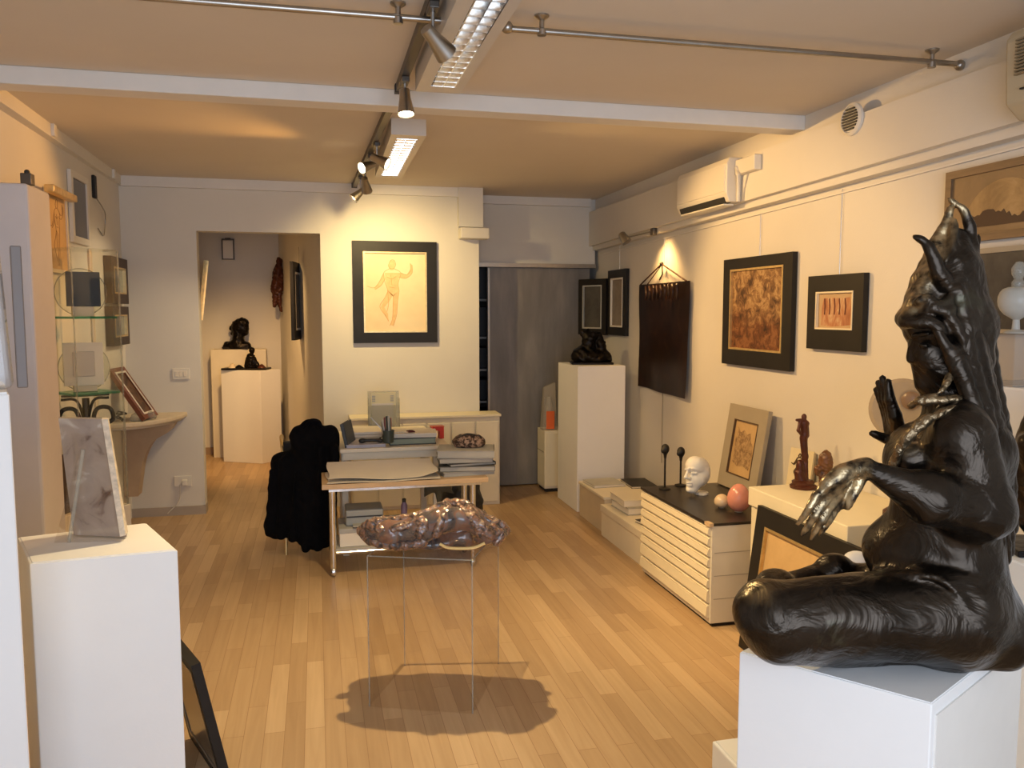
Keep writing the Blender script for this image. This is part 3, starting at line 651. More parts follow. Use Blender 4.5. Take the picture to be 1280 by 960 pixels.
t = disc_piece(1.576, 'glass disc with a dark blue square plate, on the upper shelf of the glass case', 0, 0)
MB().box((-0.075, -0.012, 0.055), (0.095, 0.006, 0.245), 0.002).build('plate', mat('blue_black_plate', (0.010, 0.016, 0.028), 0.5, var=0.3, nscale=20), t)
MB().box((-0.05, -0.01, 0), (0.06, 0.03, 0.055), 0.003).build('foot', M_stone, t)
t = disc_piece(1.156, 'glass disc with a pale embossed square sheet, on the lower shelf of the glass case', 0, 0)
MB().box((-0.105, -0.012, 0.035), (0.095, 0.004, 0.275), 0.002).build('plate', M_paper, t)
MB().box((-0.06, -0.018, 0.085), (0.05, -0.012, 0.225), 0.004).build('embossed_square', mat('grey_relief', (0.60, 0.54, 0.47), 0.7), t)
MB().box((-0.06, -0.01, 0), (0.06, 0.03, 0.035), 0.003).build('foot', M_stone, t)
t = thing('iron_scroll_sculpture', 'black wrought iron scroll piece under the lower shelf of the glass case', 'sculpture', (-1.265, 4.95, 0.50), R(20))
m = MB().tube([(0, 0, 0), (0, 0, 0.62)], 0.02)
for sx in (-1, 1):
    m.tube(smooth([(0.02*sx, 0, 0.42), (0.05*sx, 0, 0.55), (0.115*sx, -0.01, 0.56), (0.135*sx, -0.01, 0.50), (0.10*sx, -0.01, 0.47)], 6), 0.012)
    m.tube(smooth([(0.0, 0.01, 0.44), (0.04*sx, 0.02, 0.60), (0.12*sx, 0.02, 0.615)], 6), 0.008)
m.tube([(-0.12, 0, 0.635), (0.12, 0, 0.635)], 0.007).lathe([(0.09, 0), (0.09, 0.012), (0.03, 0.03), (0, 0.03)], (0, 0, 0))
m.build('scroll', M_black, t, True)
pk = thing('dark_board', 'small dark board standing in front of the glass case behind the clear wedge', 'board', (-1.33, 4.70, 0.52), R(75))
MB().box((-0.06, 0, 0), (0.06, 0.02, 0.32), 0.002).build('board', mat('dark_brown_board', (0.05, 0.03, 0.025), 0.5), pk)
MB().box((-0.07, -0.03, -0.52), (0.07, 0.10, 0.0), 0.004).build('stand', M_cream2, pk)

# corner console
cs = thing('corner_console', 'cream half-round console table in the back left corner', 'console table', (-1.43, 6.75, 0))
top = [(0, 0)]+[(0.43*math.cos(a), -0.62*math.sin(a)) for a in [math.pi/2*i/20 for i in range(21)]]
MB().prism(top, 'z', 0.785, 0.82).build('top', M_stone, cs, bev=0.008)
MB().prism([(x*0.93, y*0.93) for x, y in top], 'z', 0.765, 0.785).build('apron', M_stone, cs)
prof = smooth([(0.10, 0.22), (0.12, 0.35), (0.15, 0.50), (0.22, 0.63), (0.33, 0.70), (0.38, 0.765)], 5)
MB().prism([(0.005, 0.22)]+prof+[(0.005, 0.765)], 'y', -0.26, -0.12).build('corbel', mat('brown_stone', (0.46, 0.33, 0.21), 0.6, var=0.08), cs)
t = thing('framed_picture', 'red-brown framed picture leaning at a slant on the corner console', 'picture', (-1.205, 6.33, 0.822), R(80), rx=R(-33))
M_rf = mat('red_wood_frame', (0.17, 0.05, 0.025), 0.4, var=0.2)
W_, H_ = 0.25, 0.43
f = MB().ring(W_, H_, 0.05, 0.03); bmesh.ops.translate(f.bm, vec=(0, 0, H_/2), verts=f.bm.verts); f.build('frame', M_rf, t)
f = MB().ring(W_-0.07, H_-0.07, 0.014, 0.034); bmesh.ops.translate(f.bm, vec=(0, 0, H_/2), verts=f.bm.verts); f.build('slip', M_paper, t)
MB().box((-W_/2+0.045, -0.02, 0.045), (W_/2-0.045, -0.01, H_-0.045)).build('sheet', art_mat('brown_print', [(0.4, (0.05, 0.025, 0.015)), (0.6, (0.16, 0.08, 0.04))], 16), t)
t = thing('wire_ornament', 'small tangled black wire ornament on the front edge of the corner console', 'ornament', (-1.36, 6.235, 0.822))
rr = random.Random(3)
pts = [(0, 0, 0)]+[(rr.uniform(-.045, .045), rr.uniform(-.03, .03), rr.uniform(0.005, .085)) for _ in range(9)]
MB().tube(smooth(pts, 5), 0.005, 6).build('wire', M_black, t, True)
for i, (x, y, lab) in enumerate(((-1.27, 6.24, 'left clear glass chunk on the front of the corner console'), (-1.19, 6.32, 'right clear glass chunk in front of the leaning picture on the console'))):
    t = tag(MB().lathe([(0.035, 0), (0.045, 0.02), (0.03, 0.05), (0.012, 0.06), (0, 0.06)], n=7).build('glass_chunk', M_edge), lab, 'glass ornament', 'glass pieces on the console'); t.location = (x, y, 0.821)
# switch and socket
def plate(name, label, cat, x, z, w, h):
    t = thing(name, label, cat, (x, 6.75, z)); MB().box((-w/2, -0.012, -h/2), (w/2, 0, h/2), 0.003).build('plate', M_plastic, t); return t
t = plate('light_switch', 'cream light switch plate on the wall left of the opening', 'switch', -1.035, 1.12, 0.125, 0.085)
for x in (-0.03, 0.0, 0.03): MB().box((x-0.013, -0.016, -0.022), (x+0.013, -0.011, 0.022), 0.002).build('rocker', M_paper, t)
t = plate('wall_socket', 'cream double socket low on the wall under the switch', 'socket', -1.05, 0.27, 0.13, 0.085)
MB().box((-0.005, -0.045, -0.03), (0.035, -0.01, 0.015), 0.006).build('plug', M_plastic, t)
MB().tube(smooth([(-0.02, -0.02, -0.02), (-0.03, -0.02, -0.15), (-0.12, -0.02, -0.25)], 6), 0.004).build('cable', M_plastic, t)

# ---------------------------------------------------------------- foreground left
PLh = 0.85
pd = thing('pedestal', 'white pedestal in the left foreground carrying the clear wedge', 'pedestal', (-0.72, 2.84, 0))
co = [(-0.848, 2.64), (-0.441, 2.685), (-0.604, 3.065), (-0.985, 2.965)]
cc = [(x+0.72, y-2.84) for x, y in co]
MB().prism(cc, 'z', 0, PLh).build('body', M_white, pd, bev=0.004)
MB().prism([(x*0.96, y*0.96) for x, y in cc], 'z', PLh-0.001, PLh+0.002).build('top_panel', M_white, pd)
ex = thing('pedestal', 'tall white pedestal cut by the left frame edge', 'pedestal', (-0.752, 2.262, 0), R(20))
MB().box((-0.45, 0, 0), (0, 0.40, 1.395), 0.004).build('body', M_white, ex)
MB().box((-0.445, 0.005, 1.394), (-0.005, 0.395, 1.4)).build('top_panel', M_white, ex)
cy = thing('crystal_block', 'faceted clear crystal block on the pedestal at the left frame edge', 'sculpture', (-0.892, 2.35, 1.401), R(20))
MB().hexa([(-0.12, -0.06, 0), (0.11, -0.05, 0), (0.12, 0.06, 0), (-0.10, 0.07, 0)], [(-0.10, -0.05, 0.40), (0.09, -0.04, 0.44), (0.10, 0.05, 0.43), (-0.09, 0.06, 0.41)]).build('block', glass('crystal', (0.93, 0.94, 0.94), refl=1.0, haze=0.12, hcol=(.8, .8, .8)), cy, bev=0.012)
MB().box((0.123, -0.03, 0), (0.148, 0.0, 0.37), 0.003).build('support', mat('dark_grey_post', (0.16, 0.13, 0.115), 0.5), cy)
# clear wedge with stains
Lw = Loc((-0.68, 2.90, PLh+0.003)); q = Lw.q
wd = thing('clear_wedge_sculpture', 'tapering clear acrylic block with brown stains on the white pedestal', 'sculpture', Lw.O, -YAW)
A_stain = None
m_, nt, b = new_mat('stained_resin'); nt.nodes.remove(b)
vec = coords(nt); n1 = P(nt, 'ShaderNodeTexNoise', Scale=9.0, Detail=5.0, Distortion=0.8); nt.links.new(vec, n1.inputs[0])
c = ramp(nt, n1.outputs['Fac'], [(0.30, (0.10, 0.045, 0.035)), (0.40, (0.36, 0.29, 0.25)), (0.60, (0.44, 0.37, 0.32)), (0.70, (0.75, 0.70, 0.64))])
df = P(nt, 'ShaderNodeBsdfPrincipled'); nt.links.new(c, df.inputs['Base Color']); df.inputs['Roughness'].default_value = 0.2
tp = P(nt, 'ShaderNodeBsdfTransparent'); mx = P(nt, 'ShaderNodeMixShader'); mx.inputs[0].default_value = 0.72
nt.links.new(tp.outputs[0], mx.inputs[1]); nt.links.new(df.outputs[0], mx.inputs[2]); nt.links.new(mx.outputs[0], nt.nodes['Material Output'].inputs[0])
def pv(px, py, w): return q(px, py, w)
base_z = 0.0
def setz(p, z): return (p[0], p[1], z)
def quad(pl, w): return [pv(x, y, w) for x, y in pl]
# outer clear block: near face (68..160), far face narrower
nb = [setz(pv(68, 685, -0.08), 0), setz(pv(154, 670, -0.06), 0), setz(pv(160, 660, 0.05), 0), setz(pv(84, 662, 0.05), 0)]
ntp = [pv(103, 560, -0.03), pv(134, 523, -0.03), pv(134, 520, 0.03), pv(72, 523, 0.03)]
MB().hexa(nb, [pv(100, 560, -0.045), pv(133, 524, -0.02), pv(133, 522, 0.03), pv(80, 524, 0.03)]).build('clear_block', M_acrylic, wd)
MB().hexa([setz(pv(92, 672, -0.005), 0.005), setz(pv(158, 668, -0.03), 0.005), setz(pv(160, 664, 0.04), 0.005), setz(pv(96, 664, 0.04), 0.005)],
          [pv(73, 523, 0.0), pv(132, 524, -0.018), pv(133, 522, 0.028), pv(74, 521, 0.03)]).build('stained_core', m_, wd)
MB().hexa([pv(150, 671, -0.062), pv(157, 669, -0.06), pv(160, 664, -0.03), pv(153, 664, -0.03)], [pv(127, 524, -0.024), pv(135, 524, -0.022), pv(136, 522, 0), pv(128, 522, 0)]).build('ragged_edge', mat('frosted_edge', (0.62, 0.52, 0.40), 0.5, var=0.3, nscale=40), wd)
MB().tube([pv(86, 680, -0.07), pv(104, 562, -0.045)], 0.006).build('bright_edge', M_edge, wd)
# dark frame leaning behind the pedestal
lf = thing('framed_picture', 'dark framed picture leaning on the right side of the left white pedestal', 'picture', (-0.415, 2.935, 0.008), R(113), rx=R(-11.5))
f = MB().ring(0.42, 0.46, 0.035, 0.03); bmesh.ops.translate(f.bm, vec=(0, 0, 0.23), verts=f.bm.verts); f.build('frame', M_black, lf)
MB().box((-0.185, -0.015, 0.03), (0.185, -0.003, 0.43)).build('sheet', A_dim, lf)
f = MB().ring(0.36, 0.40, 0.015, 0.022); bmesh.ops.translate(f.bm, vec=(0, 0, 0.23), verts=f.bm.verts); f.build('slip', A_dull, lf)

# ---------------------------------------------------------------- back room
p = thing('pedestal', 'cream pedestal in the back room carrying the dark figure group', 'pedestal', (-0.68, 9.05, 0))
co = [(-1.0, 9.09), (-0.585, 8.86), (-0.39, 9.06), (-0.80, 9.30)]
MB().prism([(x+0.68, y-9.05) for x, y in co], 'z', 0, 0.985).build('body', M_white, p, bev=0.004)
MB().prism([((x+0.68)*.95, (y-9.05)*.95) for x, y in co], 'z', 0.984, 0.987).build('top_panel', M_white, p)
p = thing('pedestal', 'rear pedestal in the back room carrying the dark bust', 'pedestal', (-0.84, 9.46, 0))
MB().box((-0.29, -0.10, 0), (0.29, 0.11, 1.185), 0.004).build('body', M_cream2, p)
MB().box((-0.285, -0.095, 1.184), (0.285, 0.105, 1.19)).build('top_panel', M_cream2, p)
L = Loc((-0.845, 9.44, 1.191)); q = L.q; r = L.r
t = thing('bust_sculpture', 'dark bust of a head in profile on the rear pedestal of the back room', 'sculpture', L.O, -YAW)
c = Clay().ell(q(297, 433), (r(17), r(9), r(8)), 0.02).cap(q(298, 428), q(298, 415), r(8), r(7)).ell(q(299, 409), (r(10), r(8), r(10)), .01).ell(q(303, 404), (r(8), r(8), r(7)), .02).cap(q(289, 409), q(288, 412), r(2.5), r(1.5), .01).cap(q(291, 416), q(290, 417), r(3), r(2), .01).ell(q(306, 412), (r(5), r(6), r(8)), .02)
c.cap(q(284, 429), q(281, 436), r(3), r(4)).cap(q(309, 432), q(311, 436), r(3), r(3))
c.build('bust', M_bronzeb, t, 0.010, rough=0.004, rs=60, floor=0.005)
MB().box((q(281, 438)[0], -0.07, 0), (q(312, 438)[0], 0.07, 0.025), 0.004).build('base', M_black, t)
L = Loc((-0.68, 9.06, 0.988)); q = L.q; r = L.r
t = thing('figure_group_sculpture', 'dark bronze group of small figures on the front pedestal of the back room', 'sculpture', L.O, -YAW)
x0 = q(280, 460)[0]; x1 = q(336, 460)[0]
MB().box((x0, -0.10, 0), (x1, 0.10, 0.02), 0.006).build('base', M_bronzeb, t)
c = Clay().cap(q(313, 459), q(314, 447), r(6), r(5), .02).ell(q(315, 438), (r(3.5), r(3.5), r(4.5)), .01).cap(q(310, 450), q(307, 457), r(3), r(2)).cap(q(318, 450), q(322, 458), r(3), r(3)).cap(q(311, 444), q(309, 452), r(2), r(2))
c.build('seated_figure', M_bronzeb, t, 0.008, rough=0.003, rs=80, floor=0.005)
for (px, h_, mm) in ((292, 6, M_stone), (300, 4, M_bronzeb), (328, 5, M_redwood)):
    MB().lathe([(0.045, 0.018), (0.04, 0.03), (0.02, 0.018+h_*0.007), (0, 0.02+h_*0.0085)], (q(px, 455)[0], -0.03, 0), 9).build('small_figure', mm, t, True)
em = thing('emergency_light', 'small box lamp high on the end wall of the back room', 'lamp', (-0.935, 9.6, 2.29))
MB().box((-0.062, -0.05, -0.12), (0.062, 0, 0.10), 0.008).build('case', M_plastic, em)
MB().ring(0.13, 0.23, 0.012, 0.055).build('rim', M_dsteel, em)
MB().box((-0.03, -0.05, 0.10), (0.03, -0.01, 0.125), 0.004).build('mount', M_dsteel, em)
ax_ = math.atan2(2.73, -0.442)          # back-room right wall direction
rzr = math.atan2(-0.442, 2.73)
def onwall(y): return 0.042-0.442*(y-6.87)/2.73
# picture on the slanted right wall of the back room: local x runs towards the camera
yy = 8.02
t = picture('black framed tall picture on the right wall of the back room', (onwall(yy)-0.004, yy, 1.70), R(-90)-math.atan2(-0.442, 2.73)*-1, 0.62, 0.72, 0.09, M_black, A_dull, d=0.03, gilt=0.02, gm=M_paper, wire=0.15)
L = Loc((onwall(9.25)-0.05, 9.25, 1.60)); q = L.q; r = L.r
t = thing('relief_figure', 'red-brown carved figure hanging at the far end of the back room right wall', 'sculpture', L.O, -YAW)
c = Clay().ell(q(349, 329), (r(4), r(4), r(8)), .02).cap(q(348, 338), q(345, 360), r(6), r(7), .02).cap(q(345, 362), q(343, 382), r(5), r(2.5), .02).cap(q(349, 365), q(350, 378), r(4), r(3), .02).cap(q(352, 345), q(352, 362), r(3), r(3), .02).cap(q(350, 380), q(351, 388), r(2), r(2))
c.build('figure', M_redwood, t, 0.009, rough=0.006, rs=60)
t = thing('framed_picture', 'gilt framed picture seen edge-on at the left of the back room', 'picture', (-1.155, 8.95, 1.82), R(98), rx=R(7))
MB().ring(0.5, 0.60, 0.05, 0.03).ring(0.5, 0.60, 0.02, 0.045).build('frame', M_gilt, t)
MB().box((-0.22, -0.012, -0.27), (0.22, 0.0, 0.27)).build('sheet', A_paper, t)
# ---------------------------------------------------------------- desk group
tl = thing('trolley_table', 'low trolley table with wooden top and chrome legs in the middle of the room', 'table', (0, 5.08, 0))
MB().box((0.01, -0.20, 0.545), (1.02, 0.20, 0.575), 0.003).build('top', M_wood, tl)
MB().box((0.05, -0.17, 0.525), (0.98, 0.17, 0.545)).build('top_frame', M_chrome, tl)
for x in (0.07, 0.93):
    for y in (-0.15, 0.15):
        MB().tube([(x, y, 0.05), (x, y, 0.53)], 0.02, 12).build('leg', M_chrome, tl, True)
        k = MB().lathe([(0.028, -0.011), (0.03, 0), (0.028, 0.011), (0, 0.011), (0, -0.011), (0.028, -0.011)], (x, y, 0.03), 16, Matrix.Rotation(R(90), 4, 'Y')).build('caster', M_chrome, tl, True)
MB().box((0.07, -0.16, 0.155), (0.93, 0.16, 0.17)).build('lower_shelf', M_greypaper, tl)
MB().tube([(0.07, -0.15, 0.145), (0.93, -0.15, 0.145)], 0.012, 8).tube([(0.07, 0.15, 0.145), (0.93, 0.15, 0.145)], 0.012, 8).build('rail', M_chrome, tl, True)
sheet = thing('paper_sheets', 'large curling sheets of drawing paper on the trolley table', 'paper', (0.41, 5.07, 0.576))
def curled(y0, y1, x0, x1, f, th=0.002):
    bm = bmesh.new(); g = []; nx, ny = 24, 12
    for j in range(ny+1):
        row = []
        for i in range(nx+1):
            u, v_ = i/nx, j/ny
            row.append(bm.verts.new((x0+(x1-x0)*u+0.008*math.sin(v_*6), y0+(y1-y0)*v_, f(u, v_))))
        g.append(row)
    hi = [[bm.verts.new(v.co+Vector((0, 0, th))) for v in row] for row in g]
    for j in range(ny):
        for i in range(nx):
            bm.faces.new((g[j][i], g[j+1][i], g[j+1][i+1], g[j][i+1])); bm.faces.new((hi[j][i], hi[j][i+1], hi[j+1][i+1], hi[j+1][i]))
    for j in range(ny):
        for i in (0, nx): bm.faces.new((g[j][i], g[j+1][i], hi[j+1][i], hi[j][i]))
    for i in range(nx):
        for j in (0, ny): bm.faces.new((g[j][i], g[j][i+1], hi[j][i+1], hi[j][i]))
    m = MB(); m.bm.free(); m.bm = bm; return m
curled(-0.19, 0.16, -0.37, 0.31, lambda u, v_: 0.001+0.003*(1+math.sin(u*9+v_*2))).build('under_sheet', M_paper, sheet, True)
curled(-0.17, 0.18, -0.36, 0.30, lambda u, v_: 0.012+0.010*(1+math.sin(u*6+1))*abs(1-v_)+0.055*v_**1.5+0.02*max(0, u-.85)/.15*(1-v_)).build('top_sheet', M_paper, sheet, True)
# catalogue stack on the right end of the trolley
zc = 0.576
for i, (h, w_, d_, rz, lab, mt) in enumerate((
    (0.028, 0.33, 0.24, 5, 'bottom grey catalogue of the stack on the trolley', 0), (0.032, 0.35, 0.25, -7, 'second grey catalogue up in the stack on the trolley', 1),
    (0.02, 0.30, 0.23, 6, 'thin dark catalogue in the middle of the stack on the trolley', 2), (0.034, 0.34, 0.24, -4, 'fourth catalogue up in the stack on the trolley', 1),
    (0.046, 0.36, 0.26, -12, 'thick top catalogue of the stack on the trolley', 0))):
    t = thing('catalogue', lab, 'book', (0.915+0.012*((i*7)%3-1), 5.07, zc), R(rz), 'catalogues stacked on the trolley')
    cv = (M_greypaper, mat('slate_cover', (0.16, 0.155, 0.14), 0.5), M_dark)[mt]
    MB().box((-w_/2, -d_/2, 0), (w_/2, d_/2, 0.003)).box((-w_/2, -d_/2, h-0.004), (w_/2, d_/2, h-0.001)).box((w_/2-0.004, -d_/2, 0), (w_/2, d_/2, h-0.001)).build('cover', cv, t)
    MB().box((-w_/2+0.006, -d_/2+0.006, 0.003), (w_/2-0.004, d_/2-0.006, h-0.004)).build('pages', M_greypaper, t)
    zc += h
bag = thing('patterned_pouch', 'brown animal-print pouch lying on top of the catalogue stack', 'pouch', (0.93, 5.10, zc), R(-8))
m_pouch = art_mat('animal_print', [(0.44, (0.03, 0.015, 0.010)), (0.50, (0.12, 0.07, 0.05)), (0.58, (0.36, 0.24, 0.17))], 40, 2, 0.5, 0.7)
Clay().ell((0, 0, 0.035), (0.10, 0.08, 0.05), .01).ell((0.04, 0, 0.03), (0.075, 0.07, 0.045), .02).build('pouch', m_pouch, bag, 0.007, rough=0.002, rs=60, floor=0.001)
MB().tube(smooth([(-0.08, -0.03, 0.055), (0, -0.04, 0.088), (0.08, -0.03, 0.068)], 5), 0.004).build('zip', M_dark, bag, True)
# things on the lower shelf
t = thing('printer', 'grey printer on the lower shelf of the trolley', 'printer', (0.27, 5.1, 0.285))
MB().box((-0.12, -0.10, 0), (0.11, 0.10, 0.10), 0.01).build('case', mat('grey_plastic', (0.33, 0.34, 0.33), 0.5), t)
MB().box((-0.115, -0.105, 0.055), (0.105, -0.098, 0.062)).build('paper_slot', M_dark, t)
MB().box((-0.08, -0.17, 0.01), (0.10, -0.09, 0.018), 0.003).build('tray', M_greypaper, t)
MB().box((0.06, -0.104, 0.035), (0.085, -0.099, 0.048)).build('button', M_dark, t)
t = thing('cardboard_box', 'pale flat box under the printer on the trolley', 'box', (0.32, 5.09, 0.171))
MB().box((-0.21, -0.14, 0), (0.22, 0.14, 0.108), 0.004).build('body', M_paper, t)
MB().box((-0.214, -0.144, 0.085), (0.224, 0.144, 0.113), 0.003).build('lid', M_greypaper, t)
t = thing('spray_bottle', 'slim purple bottle on the trolley right of the printer', 'bottle', (0.51, 5.02, 0.285))
MB().lathe([(0.018, 0), (0.02, 0.01), (0.02, 0.11), (0.012, 0.13), (0, 0.13)], n=14).build('body', mat('violet_plastic', (0.16, 0.11, 0.19), 0.4), t, True)
MB().lathe([(0.012, 0.128), (0.013, 0.15), (0, 0.155)], n=12).build('cap', M_dark, t, True)
hb = thing('hanging_bag', 'dark olive pointed cloth hanging under the trolley top', 'cloth', (0.72, 4.95, 0.45))
Clay().cap((-0.06, 0, 0.06), (0.06, 0, 0.07), .03, .025, .02).cap((-0.07, 0, 0.04), (-0.09, 0, 0.01), .02, .006, .02).cap((0, 0, 0.05), (0.0, 0, -0.07), .028, .006, .02).cap((0.05, 0, 0.05), (0.09, 0, 0.02), .02, .006, .02).build('cloth', mat('olive_cloth', (0.045, 0.042, 0.028), 0.8), hb, 0.007)
bb = thing('black_bag', 'crumpled black bag on the floor behind the cast glass sculpture', 'bag', (1.0, 5.75, 0))
c = Clay().ell((0, 0, 0.20), (0.16, 0.13, 0.20), .02).ell((-0.02, 0, 0.33), (0.10, 0.09, 0.09), .03)
for a in range(5): c.cap((0.10*math.cos(a*1.3), 0.05*math.sin(a*1.3), 0.34), (0.13*math.cos(a*1.3), 0.07*math.sin(a*1.3), 0.42), .03, .008, .03)
c.build('bag', mat('black_nylon', (0.02, 0.02, 0.018), 0.5), bb, 0.010, rough=0.006, rs=35, floor=0.0)

dk = thing('desk', 'cream desk with papers, standing before the back wall', 'desk', (0.46, 5.72, 0))
MB().box((-0.33, -0.42, 0.69), (0.385, 0.40, 0.715), 0.003).build('top', M_cream2, dk)
MB().box((-0.31, -0.40, 0.64), (0.32, -0.38, 0.69)).build('front_rail', M_cream2, dk)
for x in (-0.30, 0.30):
    MB().box((x-0.02, 0.30, 0), (x+0.02, 0.36, 0.69)).build('leg', M_cream2, dk); MB().box((x-0.02, -0.38, 0), (x+0.02, -0.34, 0.69)).build('leg', M_cream2, dk)
cb = thing('cabinet_row', 'low cream panelled cabinet against the back wall behind the desk', 'cabinet', (0.8, 6.62, 0))
MB().box((-0.55, -0.10, 0), (0.66, 0.12, 0.74), 0.003).build('body', M_cream2, cb)
for i in range(6): MB().box((-0.54+0.2*i, -0.115, 0.03), (-0.353+0.2*i, -0.10, 0.70), 0.004).build('panel', M_cream2, cb)
MB().box((-0.56, -0.12, 0.74), (0.67, 0.125, 0.76), 0.003).build('top', M_cream, cb)
# on the desk
def flat(name, label, x, y, z, w, d_, h, rz, m, cat='paper', grp=None, cover=None):
    t = thing(name, label, cat, (x, y, z), R(rz), grp)
    if cover:
        MB().box((-w/2, -d_/2, 0), (w/2, d_/2, h*0.12)).box((-w/2, -d_/2, h*0.88), (w/2, d_/2, h)).build('cover', cover, t)
        MB().box((-w/2+0.004, -d_/2+0.004, h*0.12), (w/2-0.006, d_/2-0.004, h*0.88)).build('pages', m, t)
    else:
        mm = MB(); n = 3
        for i in range(n): mm.box((-w/2+0.003*i, -d_/2-0.002*i, h*i/n), (w/2+0.002*i, d_/2-0.003*i, h*(i+0.8)/n))
        mm.build('sheets', m, t)
    return t
Zd = 0.716
flat('book', 'large green-edged book lying on the right of the desk', 0.61, 5.50, Zd, 0.31, 0.24, 0.045, 1, mat('green_pages', (0.25, 0.29, 0.22), 0.6), 'book', None, M_dark)
flat('paper_pile', 'slanting pile of white papers on top of the green-edged book', 0.63, 5.52, Zd+0.046, 0.30, 0.26, 0.03, -5, M_paper)
flat('book', 'flat blue-grey book on the left front of the desk', 0.30, 5.46, Zd, 0.26, 0.26, 0.02, 0, mat('blue_grey_cover', (0.42, 0.42, 0.48), 0.6), 'book', None, mat('lilac_cover', (0.5, 0.48, 0.54), 0.6))
flat('paper_pile', 'low pile of cream papers at the back left of the desk', 0.30, 5.80, Zd, 0.27, 0.30, 0.06, 2, M_paper)
flat('paper_pile', 'low pile of papers at the back right of the desk', 0.62, 5.86, Zd, 0.28, 0.30, 0.04, 0, M_cream2)
t = thing('dark_folder', 'dark blue folder standing upright at the left end of the desk', 'folder', (0.205, 5.45, Zd), R(75), rx=R(-12))
MB().box((-0.11, -0.012, 0), (0.11, -0.008, 0.16)).box((-0.11, 0.008, 0), (0.11, 0.012, 0.16)).box((-0.11, -0.012, 0), (-0.105, 0.012, 0.16)).build('cover', mat('blue_grey_folder', (0.06, 0.075, 0.09), 0.5), t)
MB().box((-0.104, -0.008, 0.004), (0.105, 0.008, 0.15)).build('papers', M_paper, t)
t = thing('acrylic_holder', 'clear acrylic leaflet holder with printed card at the back of the desk', 'leaflet holder', (0.47, 6.02, Zd), R(0))
MB().box((-0.115, 0.03, 0), (0.115, 0.035, 0.30)).box((-0.115, -0.03, 0), (0.115, -0.026, 0.20)).box((-0.115, -0.03, 0), (-0.111, 0.035, 0.25)).box((0.111, -0.03, 0), (0.115, 0.035, 0.25)).box((-0.115, -0.03, 0), (0.115, 0.035, 0.005)).build('holder', M_edge, t)
MB().box((-0.09, 0.012, 0.006), (0.09, 0.02, 0.29)).build('card', mat('cream_card', (0.80, 0.72, 0.45), 0.7), t)
MB().box((-0.085, 0.006, 0.006), (0.07, 0.010, 0.21)).build('leaflet', M_paper, t)
mk = MB()
for x in (-0.072, 0.062):
    for k in range(4): mk.box((x-0.012, 0.0105, 0.225+0.012*k), (x+0.012, 0.0118, 0.232+0.012*k))
mk.build('print', M_greypaper, t)
pp = thing('pen_pot', 'dark green pen pot crammed with pens on the desk', 'pen pot', (0.445, 5.36, Zd+0.022))
MB().lathe([(0.03, 0), (0.036, 0.005), (0.042, 0.085), (0.036, 0.085), (0.03, 0.01), (0, 0.01)], n=18).build('pot', mat('dark_green_glaze', (0.04, 0.055, 0.045), 0.35), pp, True)
rr = random.Random(9)
for k in range(8):
    a = rr.uniform(0, 6.28); r0 = 0.02; tx, ty = 0.035*math.cos(a)+rr.uniform(-.015, .015), 0.03*math.sin(a); h = rr.uniform(0.13, 0.20)
    cM = [M_dark, mat('green_pen', (0.12, 0.22, 0.16), 0.4), mat('dark_red_pen', (0.22, 0.03, 0.02), 0.4), M_greypaper][k % 4]
    tag(MB().tube([(0.445+r0*math.cos(a), 5.36+r0*math.sin(a), Zd+0.035), (0.445+tx, 5.36+ty, Zd+0.022+h)], 0.006, 8).build('pen', cM), 'pen standing in the crammed dark green pot on the desk', 'pen', 'pens in the pot on the desk')
tag(MB().tube([(0.43, 5.35, Zd+0.03), (0.40, 5.34, Zd+0.12), (0.33, 5.34, Zd+0.20)], [0.005, 0.005, 0.003], 8).build('paper_knife', M_steel), 'long pale paper knife slanting left out of the pen pot', 'paper knife')
t = thing('scissors', 'black handled scissors lying across papers beside the pen pot', 'scissors', (0.55, 5.40, Zd+0.083), R(8))
m = MB()
for sy in (-1, 1): m.tube([(0.05+0.022*math.cos(a), sy*0.02+0.015*math.sin(a), 0.004) for a in [6.283*i/14 for i in range(15)]], 0.004, 6)
m.build('handle', mat('maroon_plastic', (0.08, 0.01, 0.02), 0.4), t, True)
MB().hexa([(0.03, -0.012, 0), (0.03, 0.012, 0), (-0.09, 0.002, 0), (-0.09, -0.002, 0)], [(0.03, -0.012, 0.004), (0.03, 0.012, 0.004), (-0.09, 0.002, 0.003), (-0.09, -0.002, 0.003)]).build('blade', M_steel, t)
t = thing('phone_handset', 'dark handset lying left of the pen pot', 'handset', (0.34, 5.38, Zd+0.022), R(-6))
Clay().cap((-0.06, 0, 0.018), (0.05, 0, 0.018), .012, .012, .01).ell((-0.065, 0, 0.016), (.022, .02, .016), .01).ell((0.055, 0, 0.014), (.02, .018, .014), .01).build('body', M_dark, t, 0.004)
MB().tube([(0.05, 0.01, 0.03), (0.08, 0.03, 0.04)], 0.004).build('aerial', M_dark, t)
t = thing('red_file', 'bright red angled file standing at the right of the desk', 'file', (0.815, 5.62, Zd), R(6))
M_red = mat('red_plastic', (0.55, 0.03, 0.015), 0.45)
MB().prism([(-0.05, 0.085), (0.035, 0.085), (0.035, 0.0), (0.005, 0.0), (0.005, 0.055), (-0.05, 0.065)], 'y', -0.03, 0.03).build('body', M_red, t)
MB().box((-0.055, -0.032, 0.084), (0.038, 0.032, 0.089)).build('top_edge', mat('orange_plastic', (0.6, 0.10, 0.03), 0.45), t)

